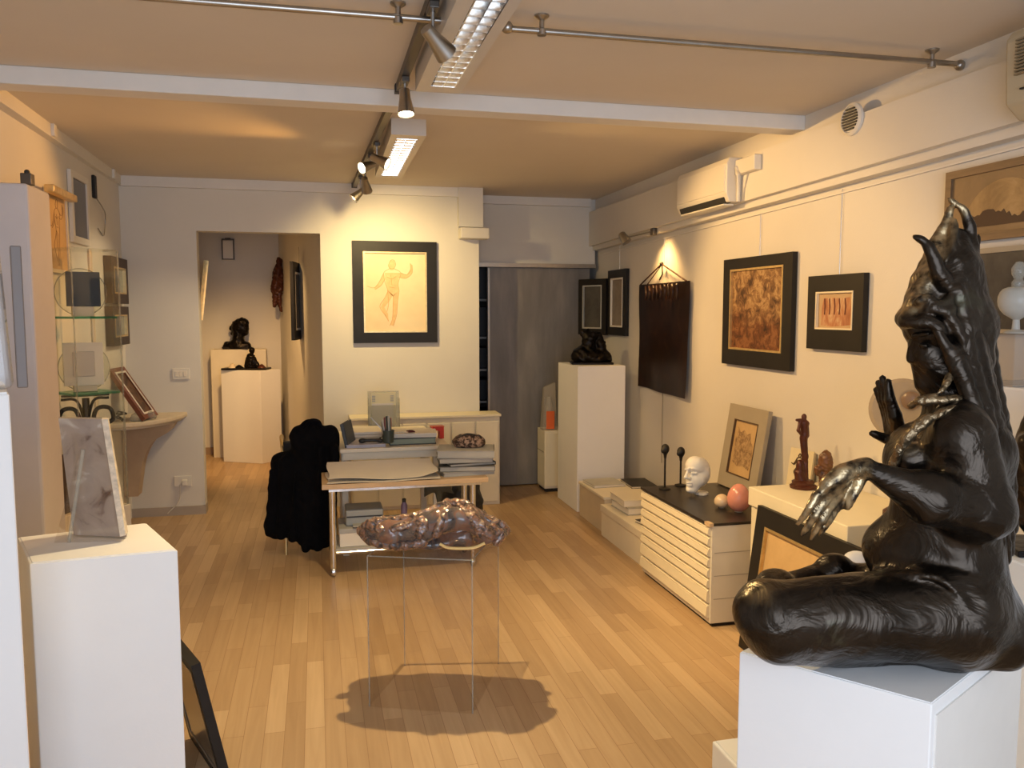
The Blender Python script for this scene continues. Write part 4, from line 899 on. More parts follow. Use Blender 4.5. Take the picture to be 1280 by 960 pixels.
# chair and coat
ch = thing('chair', 'metal framed chair hidden under the black coat, left of the desk', 'chair', (-0.075, 5.66, 0), R(4))
MB().box((-0.17, -0.21, 0.42), (0.17, 0.21, 0.46), 0.015).build('seat', M_dark, ch)
MB().box((-0.16, 0.17, 0.55), (0.16, 0.20, 0.70), 0.01).build('backrest', M_dark, ch)
for x in (-0.165, 0.165):
    for y in (-0.19, 0.19): MB().tube([(x, y, 0), (x*0.97, y*0.97, 0.43 if y < 0 else 0.74)], 0.011, 8).build('leg', M_gilt, ch, True)
MB().tube(smooth([(-0.165, 0.19, 0.74), (-0.175, 0.05, 0.75), (-0.175, -0.15, 0.72), (-0.16, -0.19, 0.42)], 5), 0.010, 8).build('armrest', M_gilt, ch, True)
L = Loc((-0.16, 5.45, 0)); q = L.q; r = L.r
t = thing('coat', 'long black coat draped over the chair left of the desk', 'coat', L.O, -YAW)
c = Clay()
c.cap(q(354, 580), q(345, 660), r(14), r(14), .02).cap(q(365, 580), q(366, 655), r(16), r(16), .03).cap(q(343, 655), q(372, 662), r(13), r(13), .02).cap(q(350, 578), q(392, 570), r(11), r(14), .03)
c.cap(q(376, 545), q(410, 545), r(14), r(14), .02).cap(q(410, 545), q(412, 600), r(12), r(14), .03).cap(q(385, 560), q(388, 668), r(20), r(18), .03).cap(q(408, 590), q(404, 670), r(15), r(15), .03).cap(q(384, 660), q(396, 680), r(12), r(9), .02)
c.chain(smooth([q(378, 540), q(382, 531), q(392, 528), q(402, 535)], 3), [r(4)]*10, .015)
for x, y0, y1 in ((338, 590, 665), (352, 575, 670), (368, 590, 672), (383, 560, 685), (398, 560, 684), (415, 560, 670)): c.cap(q(x+3, y0, -r(14)), q(x-1, y1, -r(13)), r(5), r(6), .02)
c.build('cloth', M_coat, t, 0.011, rough=0.004, rs=28)
MB().tube(smooth([q(380, 536, -0.03), q(388, 526, -0.03), q(398, 527, -0.03), q(402, 536, -0.03)], 6), 0.012, 8).build('collar_loop', M_coat, t, True)
MB().tube(smooth([q(370, 590, -r(19)), q(367, 630, -r(19)), q(370, 668, -r(17))], 6), 0.008, 6).build('placket', M_coat, t, True)

# ---------------------------------------------------------------- acrylic plinth with cast glass sculpture
AP = np.array([(0.178, 3.225), (0.575, 3.069), (0.775, 3.493), (0.358, 3.576)]); AC = AP.mean(0)
AZ = 0.625
ap = thing('acrylic_plinth', 'clear acrylic box plinth standing in the middle of the floor', 'plinth', (AC[0], AC[1], 0))
a_ = [tuple(p-AC) for p in AP]
for i in range(4): pane(MB(), a_[i], a_[(i+1) % 4], 0.0, AZ, 0.004).build('side_panel', M_acrylic, ap)
MB().prism(a_, 'z', AZ, AZ+0.004).build('top_panel', M_acrylic, ap)
for x, y in a_: MB().box((x-0.0022, y-0.0022, 0), (x+0.0022, y+0.0022, AZ)).build('corner_edge', M_edge, ap)
rim = MB()
for i in range(4): rim.tube([(*a_[i], AZ+0.002), (*a_[(i+1) % 4], AZ+0.002)], 0.0026, 6)
rim.build('top_edge', M_edge, ap)
L = Loc((0.46, 3.30, AZ+0.005)); q = L.q; r = L.r
m_s, nt, b = new_mat('smoky_cast_glass'); vec = coords(nt)
n1 = P(nt, 'ShaderNodeTexNoise', Scale=11.0, Detail=5.0, Distortion=1.2); nt.links.new(vec, n1.inputs[0])
nt.links.new(ramp(nt, n1.outputs['Fac'], [(0.33, (0.06, 0.055, 0.06)), (0.48, (0.13, 0.10, 0.085)), (0.58, (0.24, 0.12, 0.08)), (0.7, (0.20, 0.17, 0.16))]), b.inputs['Base Color'])
b.inputs['Roughness'].default_value = 0.14; b.inputs['Coat Weight'].default_value = 0.5
tp = P(nt, 'ShaderNodeBsdfTransparent'); tp.inputs[0].default_value = (0.75, 0.62, 0.5, 1); mx = P(nt, 'ShaderNodeMixShader'); mx.inputs[0].default_value = 0.78
nt.links.new(tp.outputs[0], mx.inputs[1]); nt.links.new(b.outputs[0], mx.inputs[2]); nt.links.new(mx.outputs[0], nt.nodes['Material Output'].inputs[0])
gs = thing('cast_glass_sculpture', 'winged lump of brown iridescent cast glass on the clear plinth', 'sculpture', L.O, -YAW)
m_, nt, b = new_mat('iridescent_cast_glass'); vec = coords(nt)
n1 = P(nt, 'ShaderNodeTexNoise', Scale=22.0, Detail=6.0, Distortion=2.0); nt.links.new(vec, n1.inputs[0])
nt.links.new(ramp(nt, n1.outputs['Fac'], [(0.33, (0.035, 0.03, 0.035)), (0.44, (0.11, 0.075, 0.06)), (0.52, (0.27, 0.13, 0.075)), (0.58, (0.15, 0.13, 0.14)), (0.66, (0.46, 0.30, 0.17)), (0.76, (0.2, 0.14, 0.13))]), b.inputs['Base Color'])
b.inputs['Roughness'].default_value = 0.16; b.inputs['Coat Weight'].default_value = 0.6; b.inputs['Metallic'].default_value = 0.25
n2 = P(nt, 'ShaderNodeTexNoise', Scale=55.0, Detail=3.0, Distortion=0.5); nt.links.new(vec, n2.inputs[0])
bp = P(nt, 'ShaderNodeBump', Strength=0.7, Distance=0.012); nt.links.new(n2.outputs['Fac'], bp.inputs['Height']); nt.links.new(bp.outputs[0], b.inputs['Normal'])
def cw(a, b, ra, rb, dp, k=.02):
    """lobe spread over the depth of the plinth"""
    for s_ in (-1, 0, 1): c.cap(q(a[0], a[1], s_*dp*(a[2] if len(a) > 2 else 1)), q(b[0], b[1], s_*dp*(b[2] if len(b) > 2 else 1)), r(ra), r(rb), k)
c = Clay()
cw((470, 667), (490, 666), 15, 16, .09, .05); cw((490, 664), (530, 660), 15, 15, .11, .05); cw((525, 660), (556, 650), 15, 14, .12, .05)
cw((552, 648), (588, 646), 13, 12, .11, .05); cw((588, 650), (606, 664), 11, 12, .10, .05); cw((604, 666), (620, 667), 13, 14, .08, .05)
c.ell(q(576, 666, .03), (r(34), .09, r(19)), .02); c.ell(q(540, 674, .03), (r(40), .10, r(13)), .02)
c.cut(q(582, 681, -0.19), (r(22), 0.10, r(6)), .010)
c.build('glass_body', m_s, gs, 0.007, rough=0.0035, rs=45, seed=5, floor=0.0)
c = Clay()
for pts, ra in (([(452, 666, -.09), (462, 655, -.11), (490, 651, -.11), (520, 646, -.12), (545, 636, -.10), (562, 629, -.06), (580, 630, -.06), (592, 638, -.09), (606, 650, -.10), (624, 655, -.09), (634, 664, -.06)], 5),
               ([(450, 664, .02), (470, 652, .05), (510, 648, .08), (545, 637, .06), (572, 628, .02), (596, 640, .05), (632, 660, .04)], 5),
               ([(520, 648, -.13), (530, 655, -.16), (524, 668, -.17)], 6), ([(560, 634, -.11), (552, 650, -.16), (545, 668, -.17)], 5), ([(586, 636, -.10), (596, 652, -.15), (612, 668, -.15)], 6), ([(574, 632, -.10), (590, 648, -.155), (600, 668, -.16)], 4),
               ([(466, 662, -.13), (500, 660, -.15), (526, 652, -.15)], 5), ([(456, 672, -.10), (476, 680, -.13), (506, 682, -.15), (530, 678, -.15)], 5), ([(612, 660, -.13), (626, 668, -.11), (620, 678, -.12)], 5)):
    sm2 = smooth(pts, 4); c.chain([q(*p) for p in sm2], [r(ra)]*len(sm2), .010)
c.build('ridges', m_, gs, 0.005, rough=0.0026, rs=75, seed=7, floor=0.0)
MB().tube(smooth([q(550, 680, -.16), q(562, 685, -.17), q(590, 685, -.17), q(606, 679, -.16)], 6), 0.006, 8).build('rim', mat('gold_lit_edge', (0.78, 0.55, 0.22), 0.15, coat=0.6), gs, True)  # gold colour painted in for the glass edge catching warm light

# ---------------------------------------------------------------- right side furniture
p = thing('pedestal', 'tall cream pedestal beside the grey door carrying the black animal bronze', 'pedestal', (2.2, 6.37, 0))
MB().box((-0.20, -0.27, 0), (0.20, 0.27, 1.168), 0.004).build('body', M_white, p)
MB().box((-0.198, -0.268, 1.167), (0.198, 0.268, 1.172)).build('top_panel', M_white, p)
L = Loc((2.20, 6.37, 1.173)); q = L.q; r = L.r
t = thing('animal_bronze', 'black bronze of a crouching animal on the tall pedestal by the grey door', 'sculpture', L.O, -YAW)
c = Clay().ell(q(740, 447), (r(25), 0.13, r(10)), .02).ell(q(728, 444), (r(14), 0.1, r(11)), .03).cap(q(736, 440), q(735, 424), r(9), r(8), .03).ell(q(739, 420), (r(9), 0.05, r(7)), .02).cap(q(728, 418), q(727, 414), r(3), r(2), .01).cap(q(748, 418), q(752, 428), r(4), r(5), .02).cap(q(750, 430), q(756, 446), r(6), r(6), .02).cap(q(733, 415), q(735, 412), r(3), r(1.5), .01)
c.build('animal', M_bronzeb, t, 0.010, rough=0.007, rs=40, floor=0.0)
MB().box((q(713, 457)[0], -0.12, 0), (q(765, 457)[0], 0.12, 0.018), 0.006).build('base', M_bronzeb, t)
t = thing('small_cabinet', 'small cream cabinet on a black plinth between grey door and tall pedestal', 'cabinet', (2.16, 6.98, 0))
MB().box((-0.215, -0.12, 0.03), (0.2, 0.12, 0.55), 0.003).build('body', M_cream2, t)
MB().box((-0.2, -0.115, 0), (0.19, 0.11, 0.03)).build('plinth', M_black, t)
MB().box((-0.05, -0.128, 0.05), (0.19, -0.12, 0.53), 0.002).build('door', M_white, t)
MB().box((-0.207, -0.128, 0.05), (-0.06, -0.12, 0.53), 0.002).build('door', M_cream, t)
MB().box((-0.219, -0.10, 0.355), (-0.2145, 0.11, 0.36)).build('seam', M_greymount, t)
t = thing('plastic_bag', 'clear plastic bag with orange label on the small cabinet', 'bag', (2.01, 6.95, 0.551))
MB().hexa([(-0.07, -0.05, 0), (0.06, -0.05, 0), (0.06, 0.05, 0), (-0.07, 0.05, 0)], [(-0.05, -0.02, 0.38), (0.05, -0.02, 0.42), (0.05, 0.02, 0.42), (-0.05, 0.02, 0.38)]).build('bag', glass('plastic_film', (0.9, 0.9, 0.9), 0.6, 0.35, (0.62, 0.55, 0.45)), t)
MB().box((-0.04, -0.058, 0.01), (0.035, -0.05, 0.17), 0.003).build('label', mat('orange_label', (0.75, 0.14, 0.03), 0.6), t)
MB().lathe([(0.03, 0.01), (0.032, 0.2), (0.02, 0.25), (0.018, 0.29), (0, 0.29)], (0, 0, 0.003), 14).build('bottle', M_greypaper, t, True)
def lowbox(label, y0, y1, x0, z, lid):
    t = thing('low_box', label, 'storage box', (2.24, (y0+y1)/2, 0)); h = (y1-y0)/2; x = x0-2.24
    MB().box((x+0.008, -h+0.004, 0), (0.27, h-0.004, z-lid), 0.003).build('body', M_cream2 if lid > 0.03 else M_beige, t)
    MB().box((x, -h, z-lid), (0.275, h, z), 0.004).build('lid', M_cream2, t)
lowbox('far low cream box against the right wall beside the tall pedestal', 5.44, 6.02, 1.985, 0.27, 0.02)
lowbox('near low cream box with lid between the drawer chest and the far low box', 4.66, 5.43, 1.955, 0.225, 0.05)
def book(label, x, y, z, w, d_, h, rz, cv, pg=M_paper, grp=None):
    return flat('book', label, x, y, z, w, d_, h, rz, pg, 'book', grp, cv)
book('thin dark book on the far end of the far low box', 2.14, 5.86, 0.271, 0.26, 0.24, 0.02, 3, M_greypaper)
book('flat black book at the wall side of the far low box', 2.40, 5.80, 0.271, 0.2, 0.3, 0.015, -4, M_dark)
book('pale book lowest in the stack on the near low box', 2.17, 5.22, 0.226, 0.30, 0.30, 0.05, 2, mat('grey_cover', (0.42, 0.40, 0.36), 0.6))
book('pale book on top of the stack on the near low box', 2.16, 5.24, 0.277, 0.30, 0.30, 0.045, -2, M_cream2)
book('small dark notebook on the near low box', 2.08, 4.86, 0.226, 0.13, 0.10, 0.018, 10, M_dark)
book('small pale notebook on the near low box', 2.20, 4.92, 0.226, 0.14, 0.12, 0.03, -8, M_cream2)
# plan chest
pc_ = thing('plan_chest', 'cream plan chest with eight drawers and black top along the right wall', 'chest of drawers', (2.2, 4.105, 0))
h_ = 0.445
MB().box((-0.285, -h_, 0.02), (0.29, h_, 0.525), 0.002).build('carcass', M_cream2, pc_)
MB().box((-0.27, -h_+0.01, 0), (0.28, h_-0.01, 0.02)).build('plinth', M_black, pc_)
MB().box((-0.302, -h_-0.004, 0.525), (0.295, h_+0.004, 0.54), 0.002).build('worktop', M_blacktop, pc_)
MB().box((-0.303, -h_-0.005, 0.523), (-0.28, -h_+0.05, 0.541)).build('corner_guard', M_wood, pc_)
zz = 0.522
for hh in [0.052]*6+[0.076]*2:
    dr = MB().prism([(-0.285, zz-hh+0.003), (-0.296, zz-hh+0.003), (-0.304, zz-hh+0.012), (-0.300, zz-0.014), (-0.292, zz-0.006), (-0.285, zz-0.004)], 'y', -h_+0.012, h_-0.006).build('drawer', M_cream, pc_)
    MB().box((-0.2995, -h_+0.02, zz-0.0125), (-0.294, h_-0.02, zz-0.0095)).build('finger_groove', M_beige, dr)
    zz -= hh+0.002 if hh < .06 else hh+0.003
sm_ = MB()
for z in (0.145, 0.265, 0.385): sm_.box((-0.27, -h_-0.001, z), (0.28, -h_+0.001, z+0.003))
sm_.build('side_seam', M_greymount, pc_)
# on the chest
def pin(label, x, y, h):
    t = thing('pin_stand_sculpture', label, 'sculpture', (x, y, 0.541), group='black headed pin sculptures on the plan chest')
    MB().lathe([(0.035, 0), (0.035, 0.006), (0.012, 0.012), (0, 0.012)], n=18).build('base', M_black, t, True)
    MB().tube([(0, 0, 0.01), (0, 0, h-0.05)], 0.006, 8).build('rod', M_black, t, True)
    Clay().ell((0, 0, h-0.025), (0.024, 0.026, 0.03), .01).ell((-0.02, -0.01, h-0.035), (0.012, 0.012, 0.014), .01).cap((0, 0, h-0.05), (0, 0, h-0.08), 0.012, 0.008, .01).build('head', M_black, t, 0.004)
pin('left black pin-like head on a thin rod at the far end of the plan chest', 2.01, 4.45, 0.27)
pin('right black pin-like head on a thin rod beside the plaster face', 2.145, 4.52, 0.235)
L = Loc((2.16, 4.26, 0.541)); q = L.q; r = L.r
t = thing('plaster_face', 'white plaster cast of a face standing on the plan chest', 'sculpture', L.O, -YAW)
c = Clay().ell(q(875, 590, .03), (r(13), 0.065, r(19)), .02).ell(q(869, 582, .0), (r(12.5), 0.055, r(12)), .02).ell(q(868, 600, -.005), (r(11), 0.05, r(13)), .02)
c.cap(q(860, 588, -.035), q(857, 596.5, -.05), r(1.6), r(2.2), .012).cap(q(857, 597, -.05), q(862, 598, -.045), r(1.8), r(2), .006).ell(q(865, 611, -.01), (r(7.5), 0.034, r(6)), .015)
c.cap(q(858.5, 603.5, -.04), q(864, 603.5, -.05), r(1.2), r(1.4), .006).cap(q(859, 606.5, -.04), q(864, 606.5, -.047), r(1.3), r(1.5), .006).ell(q(861, 612.5, -.025), (r(3), 0.018, r(2.6)), .012)
c.cap(q(856.5, 586.5, -.03), q(861, 586, -.045), r(1.2), r(1.2), .01).cap(q(865, 586, -.055), q(875, 588, -.04), r(1.3), r(1.2), .01).ell(q(875, 599, -.02), (r(6), .028, r(7)), .02)
c.cut(q(867.5, 590.5, -.062), (r(3.6), .012, r(1.8)), .008)
c.cap(q(864.5, 591.5, -.052), q(871, 592, -.05), r(1.2), r(1.0), .006)
c.build('face', mat('white_plaster', (0.80, 0.77, 0.70), 0.7), t, 0.0035, floor=0.012)
MB().lathe([(0.04, 0), (0.04, 0.012), (0.03, 0.016), (0, 0.016)], (0.0, 0.02, 0), 20).build('foot', M_plastic, t, True)
def egg(name, label, x, y, rr_, hgt, m):
    t = thing(name, label, 'egg', (x, y, 0.541))
    pr = []
    for i in range(17):
        a = math.pi*i/16; z = (1-math.cos(a))/2; pr.append((rr_*math.sin(a)*(1-0.22*(z-0.4)), z*hgt))
    pr[0] = (0, 0); pr[-1] = (0, hgt)
    MB().lathe(pr, n=28).build('egg', m, t, True)
    MB().lathe([(rr_*0.35, 0), (rr_*0.38, 0.004), (rr_*0.2, 0.008), (0, 0.008)], n=18).build('foot_ring', M_stone, t, True)
egg('stone_egg', 'large pink stone egg at the near end of the plan chest', 2.165, 3.85, 0.062, 0.15, mat('pink_stone', (0.66, 0.27, 0.20), 0.22, var=0.12, nscale=12))
egg('stone_egg', 'small cream stone egg beside the pink egg on the plan chest', 2.12, 3.95, 0.042, 0.075, mat('cream_onyx', (0.66, 0.50, 0.32), 0.25, var=0.1))
p = picture('grey mounted brown print leaning on the wall at the back of the plan chest', (2.455, 4.30, 0.79), RZ, 0.44, 0.50, 0.085, M_greymount, A_ochre, rx=R(-9), d=0.025, gilt=0.006, gm=M_ink)
m = MB()
m.prism([(-.10, -.09), (-.04, -.11), (.03, -.10), (.09, -.115), (.105, -.04), (.095, 0.03), (.07, .05), (.05, .10), (.01, .085), (-.02, .11), (-.06, .09), (-.09, .12), (-.105, .04), (-.095, -.03)], 'y', -0.017, -0.0145); m.build('dark_print', art_mat('dark_print', [(0.4, (0.22, 0.13, 0.06)), (0.6, (0.5, 0.33, 0.16))], 30), p)

# yellowish display box
bx = thing('display_box', 'cream yellow display box with a thick lid between the plan chest and the statue', 'display box', (2.25, 3.17, 0))
MB().box((-0.19, -0.37, 0), (0.28, 0.37, 0.655), 0.003).build('body', M_cream, bx)
MB().box((-0.20, -0.385, 0.655), (0.285, 0.385, 0.745), 0.004).build('lid', M_cream, bx)
L = Loc((2.29, 3.46, 0.746)); q = L.q; r = L.r
t = thing('standing_figure_sculpture', 'slender dark brown standing figure on a round base on the display box', 'sculpture', L.O, -YAW)
c = Clay().ell(q(1005, 521), (r(3.3), r(3.3), r(4)), .005).cap(q(1005, 529), q(1006, 543), r(5), r(4.5), .01).cap(q(1000, 528), q(1009, 529), r(2.5), r(2.5), .01).chain([q(1000, 527, -.01), q(998, 538, -.02), q(1001, 543, -.02)], [r(2.2), r(2), r(1.6)], .006).chain([q(1001, 525, -.01), q(996, 525, -.015)], [r(2), r(1.8)], .006).cap(q(1009, 530), q(1010, 545), r(2), r(1.8), .006).cap(q(1005, 545), q(1007, 570), r(4.3), r(3), .01).cap(q(1007, 570), q(1008, 602), r(3), r(2.6), .01).cap(q(1003, 548), q(1005, 572), r(3.4), r(2.6), .01)
c.ell(q(1000, 584), (r(5), r(5), r(10)), .01).cap(q(999, 592), q(1002, 603), r(6), r(8), .01)
c.build('figure', M_redwood, t, 0.0028, rough=0.0004, rs=90)
MB().lathe([(0.062, 0), (0.064, 0.012), (0.052, 0.02), (0.054, 0.032), (0.04, 0.04), (0, 0.04)], n=28).build('base', M_redwood, t, True)
t = thing('small_card', 'cream card with a dark figure drawing leaning on the wall behind the standing figure', 'card', (2.47, 3.80, 0.541), R(-80), rx=R(-8))
MB().box((-0.085, -0.006, 0), (0.085, 0, 0.33)).build('card', mat('card_cream', (0.76, 0.66, 0.44), 0.7), t)
figure_strokes(MB(), 0.19, -0.01, 0.235, y=-0.008, wd=0.003).build('ink_drawing', M_ink, t)
MB().box((0.086, -0.008, 0), (0.096, 0.006, 0.32)).build('spine', M_greymount, t)
L = Loc((2.46, 3.50, 0.746)); q = L.q; r = L.r
t = thing('carved_head', 'small brown carved shell-like piece behind the outstretched bronze hand', 'sculpture', L.O, -YAW)
c = Clay().ell(q(1032, 578), (r(9), r(8), r(16)), .01).ell(q(1024, 588), (r(7), r(6), r(8)), .01).cap(q(1030, 596), q(1032, 600), r(7), r(8), .01).cut(q(1028, 592, -r(8)), (r(5), r(5), r(4)), .006)
c.build('piece', mat('carved_brown', (0.16, 0.07, 0.03), 0.3, var=0.4, nscale=30), t, 0.004, rough=0.0025, rs=90, floor=0.0)
MB().lathe([(0.035, 0), (0.035, 0.01), (0, 0.01)], (q(1031, 600)[0], 0, 0), 18).build('foot', M_stone, t, True)
# big leaning frame
p = picture('large black framed ochre drawing leaning against the cream display box', (2.01, 3.03, 0.335), RZ, 0.78, 0.70, 0.085, M_black, A_ochre, rx=R(-7), d=0.028, gilt=0.012)
MB().box((-0.16, -0.0175, -0.2), (0.22, -0.016, 0.1)).build('toned_area', art_mat('ochre_wash', [(0.3, (0.50, 0.30, 0.12)), (0.7, (0.60, 0.40, 0.19))], 3), p)
# glass disc behind the raised hand
t = thing('round_glass_sculpture', 'round smoky glass disc on a small dark foot behind the raised bronze hand', 'sculpture', (2.36, 2.88, 0.746), R(-40))
MB().lathe([(0.0, -0.018), (0.115, -0.016), (0.13, 0), (0.115, 0.016), (0, 0.018)], (0, 0, 0.45), 40, Matrix.Rotation(R(90), 4, 'X')).build('disc', glass('smoky_glass', (0.8, 0.75, 0.68), 0.8, 0.45, (0.5, 0.42, 0.33)), t, True)
MB().lathe([(0.06, 0), (0.06, 0.02), (0.02, 0.05), (0.016, 0.32), (0, 0.32)], n=18).build('foot', M_redwood, t, True)
MB().ball((0.03, -0.005, 0.49), 0.045, (1, 0.5, 1)).build('brown_core', mat('amber_core', (0.26, 0.16, 0.09), 0.3), t, True)
# white things seen between hand and torso
t = thing('white_figurine', 'pale plaster figurine standing beneath the bronze hand beside the display box', 'sculpture', (1.86, 2.47, 0.0), R(-20))
MB().box((-0.11, -0.11, 0), (0.11, 0.11, 0.36), 0.004).build('plinth', M_white, t)
Clay().cap((0, 0, 0.38), (0.01, 0, 0.60), .075, .06, .02).ell((0.0, 0, 0.69), (.05, .05, .06), .02).cap((-0.06, 0, 0.58), (-0.11, 0, 0.44), .03, .03, .02).cap((0.06, 0, 0.58), (0.11, 0, 0.44), .03, .03, .02).build('figure', mat('pale_plaster', (0.74, 0.73, 0.74), 0.6), t, 0.008, rough=0.003, rs=40)
# far right foreground: pedestal, clear block, vase
p = thing('pedestal', 'white pedestal behind the statue at the right frame edge carrying the clear block', 'pedestal', (2.29, 2.15, 0))
MB().box((-0.16, -0.2, 0), (0.19, 0.2, 1.36), 0.004).build('body', M_white, p)
MB().box((-0.158, -0.198, 1.359), (0.188, 0.198, 1.363)).build('top_panel', M_white, p)
t = thing('clear_block', 'clear acrylic block under the white glass vase at the right frame edge', 'block', (2.205, 2.20, 1.364))
MB().box((-0.075, -0.09, 0), (0.13, 0.08, 0.165), 0.003).build('block', glass('grey_acrylic', (0.8, 0.78, 0.76), 0.7, 0.3, (0.5, 0.45, 0.4)), t)
MB().box((-0.07, -0.085, 0.0), (0.125, 0.075, 0.004)).build('base_sheet', M_paper, t)
t = thing('glass_vase', 'bulbous white glass vase with clear stopper on the clear block', 'vase', (2.20, 2.18, 1.53))
MB().lathe([(0.035, 0), (0.036, 0.006), (0.012, 0.014), (0.010, 0.045), (0.022, 0.053), (0.036, 0.062), (0.047, 0.075), (0.054, 0.09), (0.056, 0.105), (0.055, 0.12), (0.050, 0.134), (0.042, 0.144), (0.028, 0.15), (0, 0.152)], n=28).build('body', glass('milk_glass', (0.85, 0.85, 0.83), 0.9, 0.6, (0.62, 0.60, 0.54)), t, True)
MB().lathe([(0.018, 0.15), (0.02, 0.165), (0.012, 0.175), (0.02, 0.19), (0.022, 0.21), (0.010, 0.23), (0, 0.232)], n=14).build('stopper', M_edge, t, True)
p = thing('pedestal', 'low white pedestal behind the statue at the right frame edge carrying a dark bronze', 'pedestal', (1.93, 1.80, 0))
MB().box((-0.14, -0.14, 0), (0.2, 0.14, 0.94), 0.004).build('body', M_white, p)
MB().box((-0.138, -0.138, 0.939), (0.198, 0.138, 0.943)).build('top_panel', M_white, p)
t = thing('dark_bronze_sculpture', 'dark rounded bronze behind the back of the statue at the right frame edge', 'sculpture', (1.94, 1.80, 0.944), R(-20))
Clay().ell((0.0, 0, 0.22), (0.085, 0.08, 0.20), .02).ell((0.01, 0, 0.38), (0.06, 0.06, 0.07), .03).cap((-0.06, -0.04, 0.3), (-0.03, -0.07, 0.1), .03, .03, .02).build('figure', M_bronze, t, 0.007, rough=0.004, rs=35, floor=0.015)
MB().box((-0.10, -0.09, 0), (0.12, 0.09, 0.018), 0.004).build('base', M_bronzeb, t)
p = thing('low_plinth', 'low white plinth on the floor behind the statue pedestal', 'plinth', (1.52, 2.33, 0))
MB().box((-0.2, -0.16, 0), (0.2, 0.16, 0.10), 0.006).build('body', M_white, p)
MB().box((-0.19, -0.15, 0.099), (0.19, 0.15, 0.104)).build('top_panel', M_white, p)

# ---------------------------------------------------------------- the seated bronze on its pedestal
SH = 0.80
sp = thing('pedestal', 'large white pedestal in the right foreground under the seated bronze', 'pedestal', (1.33, 1.65, 0))
A, B, Cc = np.array((0.955, 1.678)), np.array((1.21, 1.354)), np.array((1.71, 1.62))
Dd = A+Cc-B
co = [tuple(np.array(p)-np.array((1.33, 1.65))) for p in (A, B, Cc, Dd)]
MB().prism(co, 'z', 0, SH-0.001).build('body', M_white, sp, bev=0.003)
n_ = (Cc-B)/np.linalg.norm(Cc-B); o_ = np.array((n_[1], -n_[0])); b0 = B-np.array((1.33, 1.65))
e = [tuple(b0+n_*t_+o_*w_) for t_, w_ in ((0.02, 0.0), (0.55, 0.0), (0.55, 0.004), (0.02, 0.004))]
MB().prism(e, 'z', 0.02, SH-0.03).build('side_panel', M_trim, sp)
MB().prism([(x*0.985, y*0.985) for x, y in co], 'z', SH-0.002, SH+0.001).build('top_panel', M_white, sp)
L = Loc((1.27, 1.61, SH+0.001)); q = L.q; r = L.r
st = thing('bronze_statue', 'large dark bronze of a seated figure with tall horned headdress on the right foreground pedestal', 'statue', L.O, -YAW)
W = lambda px: px/L.sc
c = Clay()
def rw(rp, w): return r(rp)*(L.D+w)/L.D
def cp(a, b, ra, rb, k=.02): c.cap(q(*a), q(*b), rw(ra, a[2]), rw(rb, b[2]), k)
def el(a, rx_, ry_, rz_, k=.02): c.ell(q(*a), (rw(rx_, a[2]), rw(ry_, a[2]), rw(rz_, a[2])), k)
def ch(pts, r0, r1=None, k=.008, n=4):
    s_ = smooth(pts, n); rs_ = np.linspace(r0, r0 if r1 is None else r1, len(s_))
    c.chain([q(*p) for p in s_], [rw(a, p[2]) for a, p in zip(rs_, s_)], k)
def warm_glint(o, f):
    """where warm highlights are painted into the colour"""
    at = o.data.attributes.new('warm_glint', 'FLOAT', 'POINT')
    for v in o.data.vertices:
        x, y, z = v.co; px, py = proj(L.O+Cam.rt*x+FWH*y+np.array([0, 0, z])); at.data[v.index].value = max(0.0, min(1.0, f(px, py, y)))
cp((1184, 752, -.06), (1184, 752, .06), 72, 70)                       # pelvis
cp((1172, 742, -.03), (1186, 610, -.04), 74, 62, .04); cp((1172, 742, .03), (1186, 610, .04), 74, 62, .04)
el((1136, 690, 0), 54, 64, 46, .03); el((1164, 580, 0), 50, 78, 58, .03); el((1212, 566, 0), 42, 74, 56, .03)
el((1134, 574, -.075), 22, 24, 24, .03); el((1134, 574, .075), 22, 24, 24, .03)
cp((1198, 525, -.10), (1198, 525, .10), 24, 24, .04)                   # shoulders
cp((1192, 520, 0), (1180, 470, 0), 34, 30, .03)                        # neck
el((1184, 428, 0), 42, 38, 56, .01)                                    # skull
cp((1158, 428, 0), (1162, 466, 0), 22, 18, .02)                        # face
cp((1139, 420, 0), (1136.5, 446, 0), 3.5, 4.2, .008); el((1139.5, 451, 0), 6, 8, 3.4, .004)   # nose
cp((1144.5, 460, 0), (1153, 461, 0), 3.2, 6, .004); cp((1147, 467, 0), (1154, 468, 0), 3.4, 6, .004)   # lips
el((1157, 480, 0), 9, 11, 7.5, .012); cp((1160, 480, 0), (1188, 468, -.05), 9, 8, .02); cp((1160, 480, 0), (1188, 468, .05), 9, 8, .02)
el((1164, 448, -.03), 13, 8, 15, .03); el((1164, 448, .03), 13, 8, 15, .03)        # cheeks
cp((1150, 431, -.042), (1159, 432, -.052), 2.2, 2.2, .006)              # closed eyelid
cp((1143, 419, -.03), (1160, 417, -.065), 4, 4, .012)
el((1193, 446, -.074), 6, 5, 12, .008)                                 # ear
# near arm with sleeve
cp((1202, 548, -.135), (1226, 634, -.155), 40, 36, .04); cp((1228, 638, -.155), (1160, 622, -.19), 37, 33, .03); cp((1160, 622, -.19), (1087, 586, -.20), 31, 12, .02)
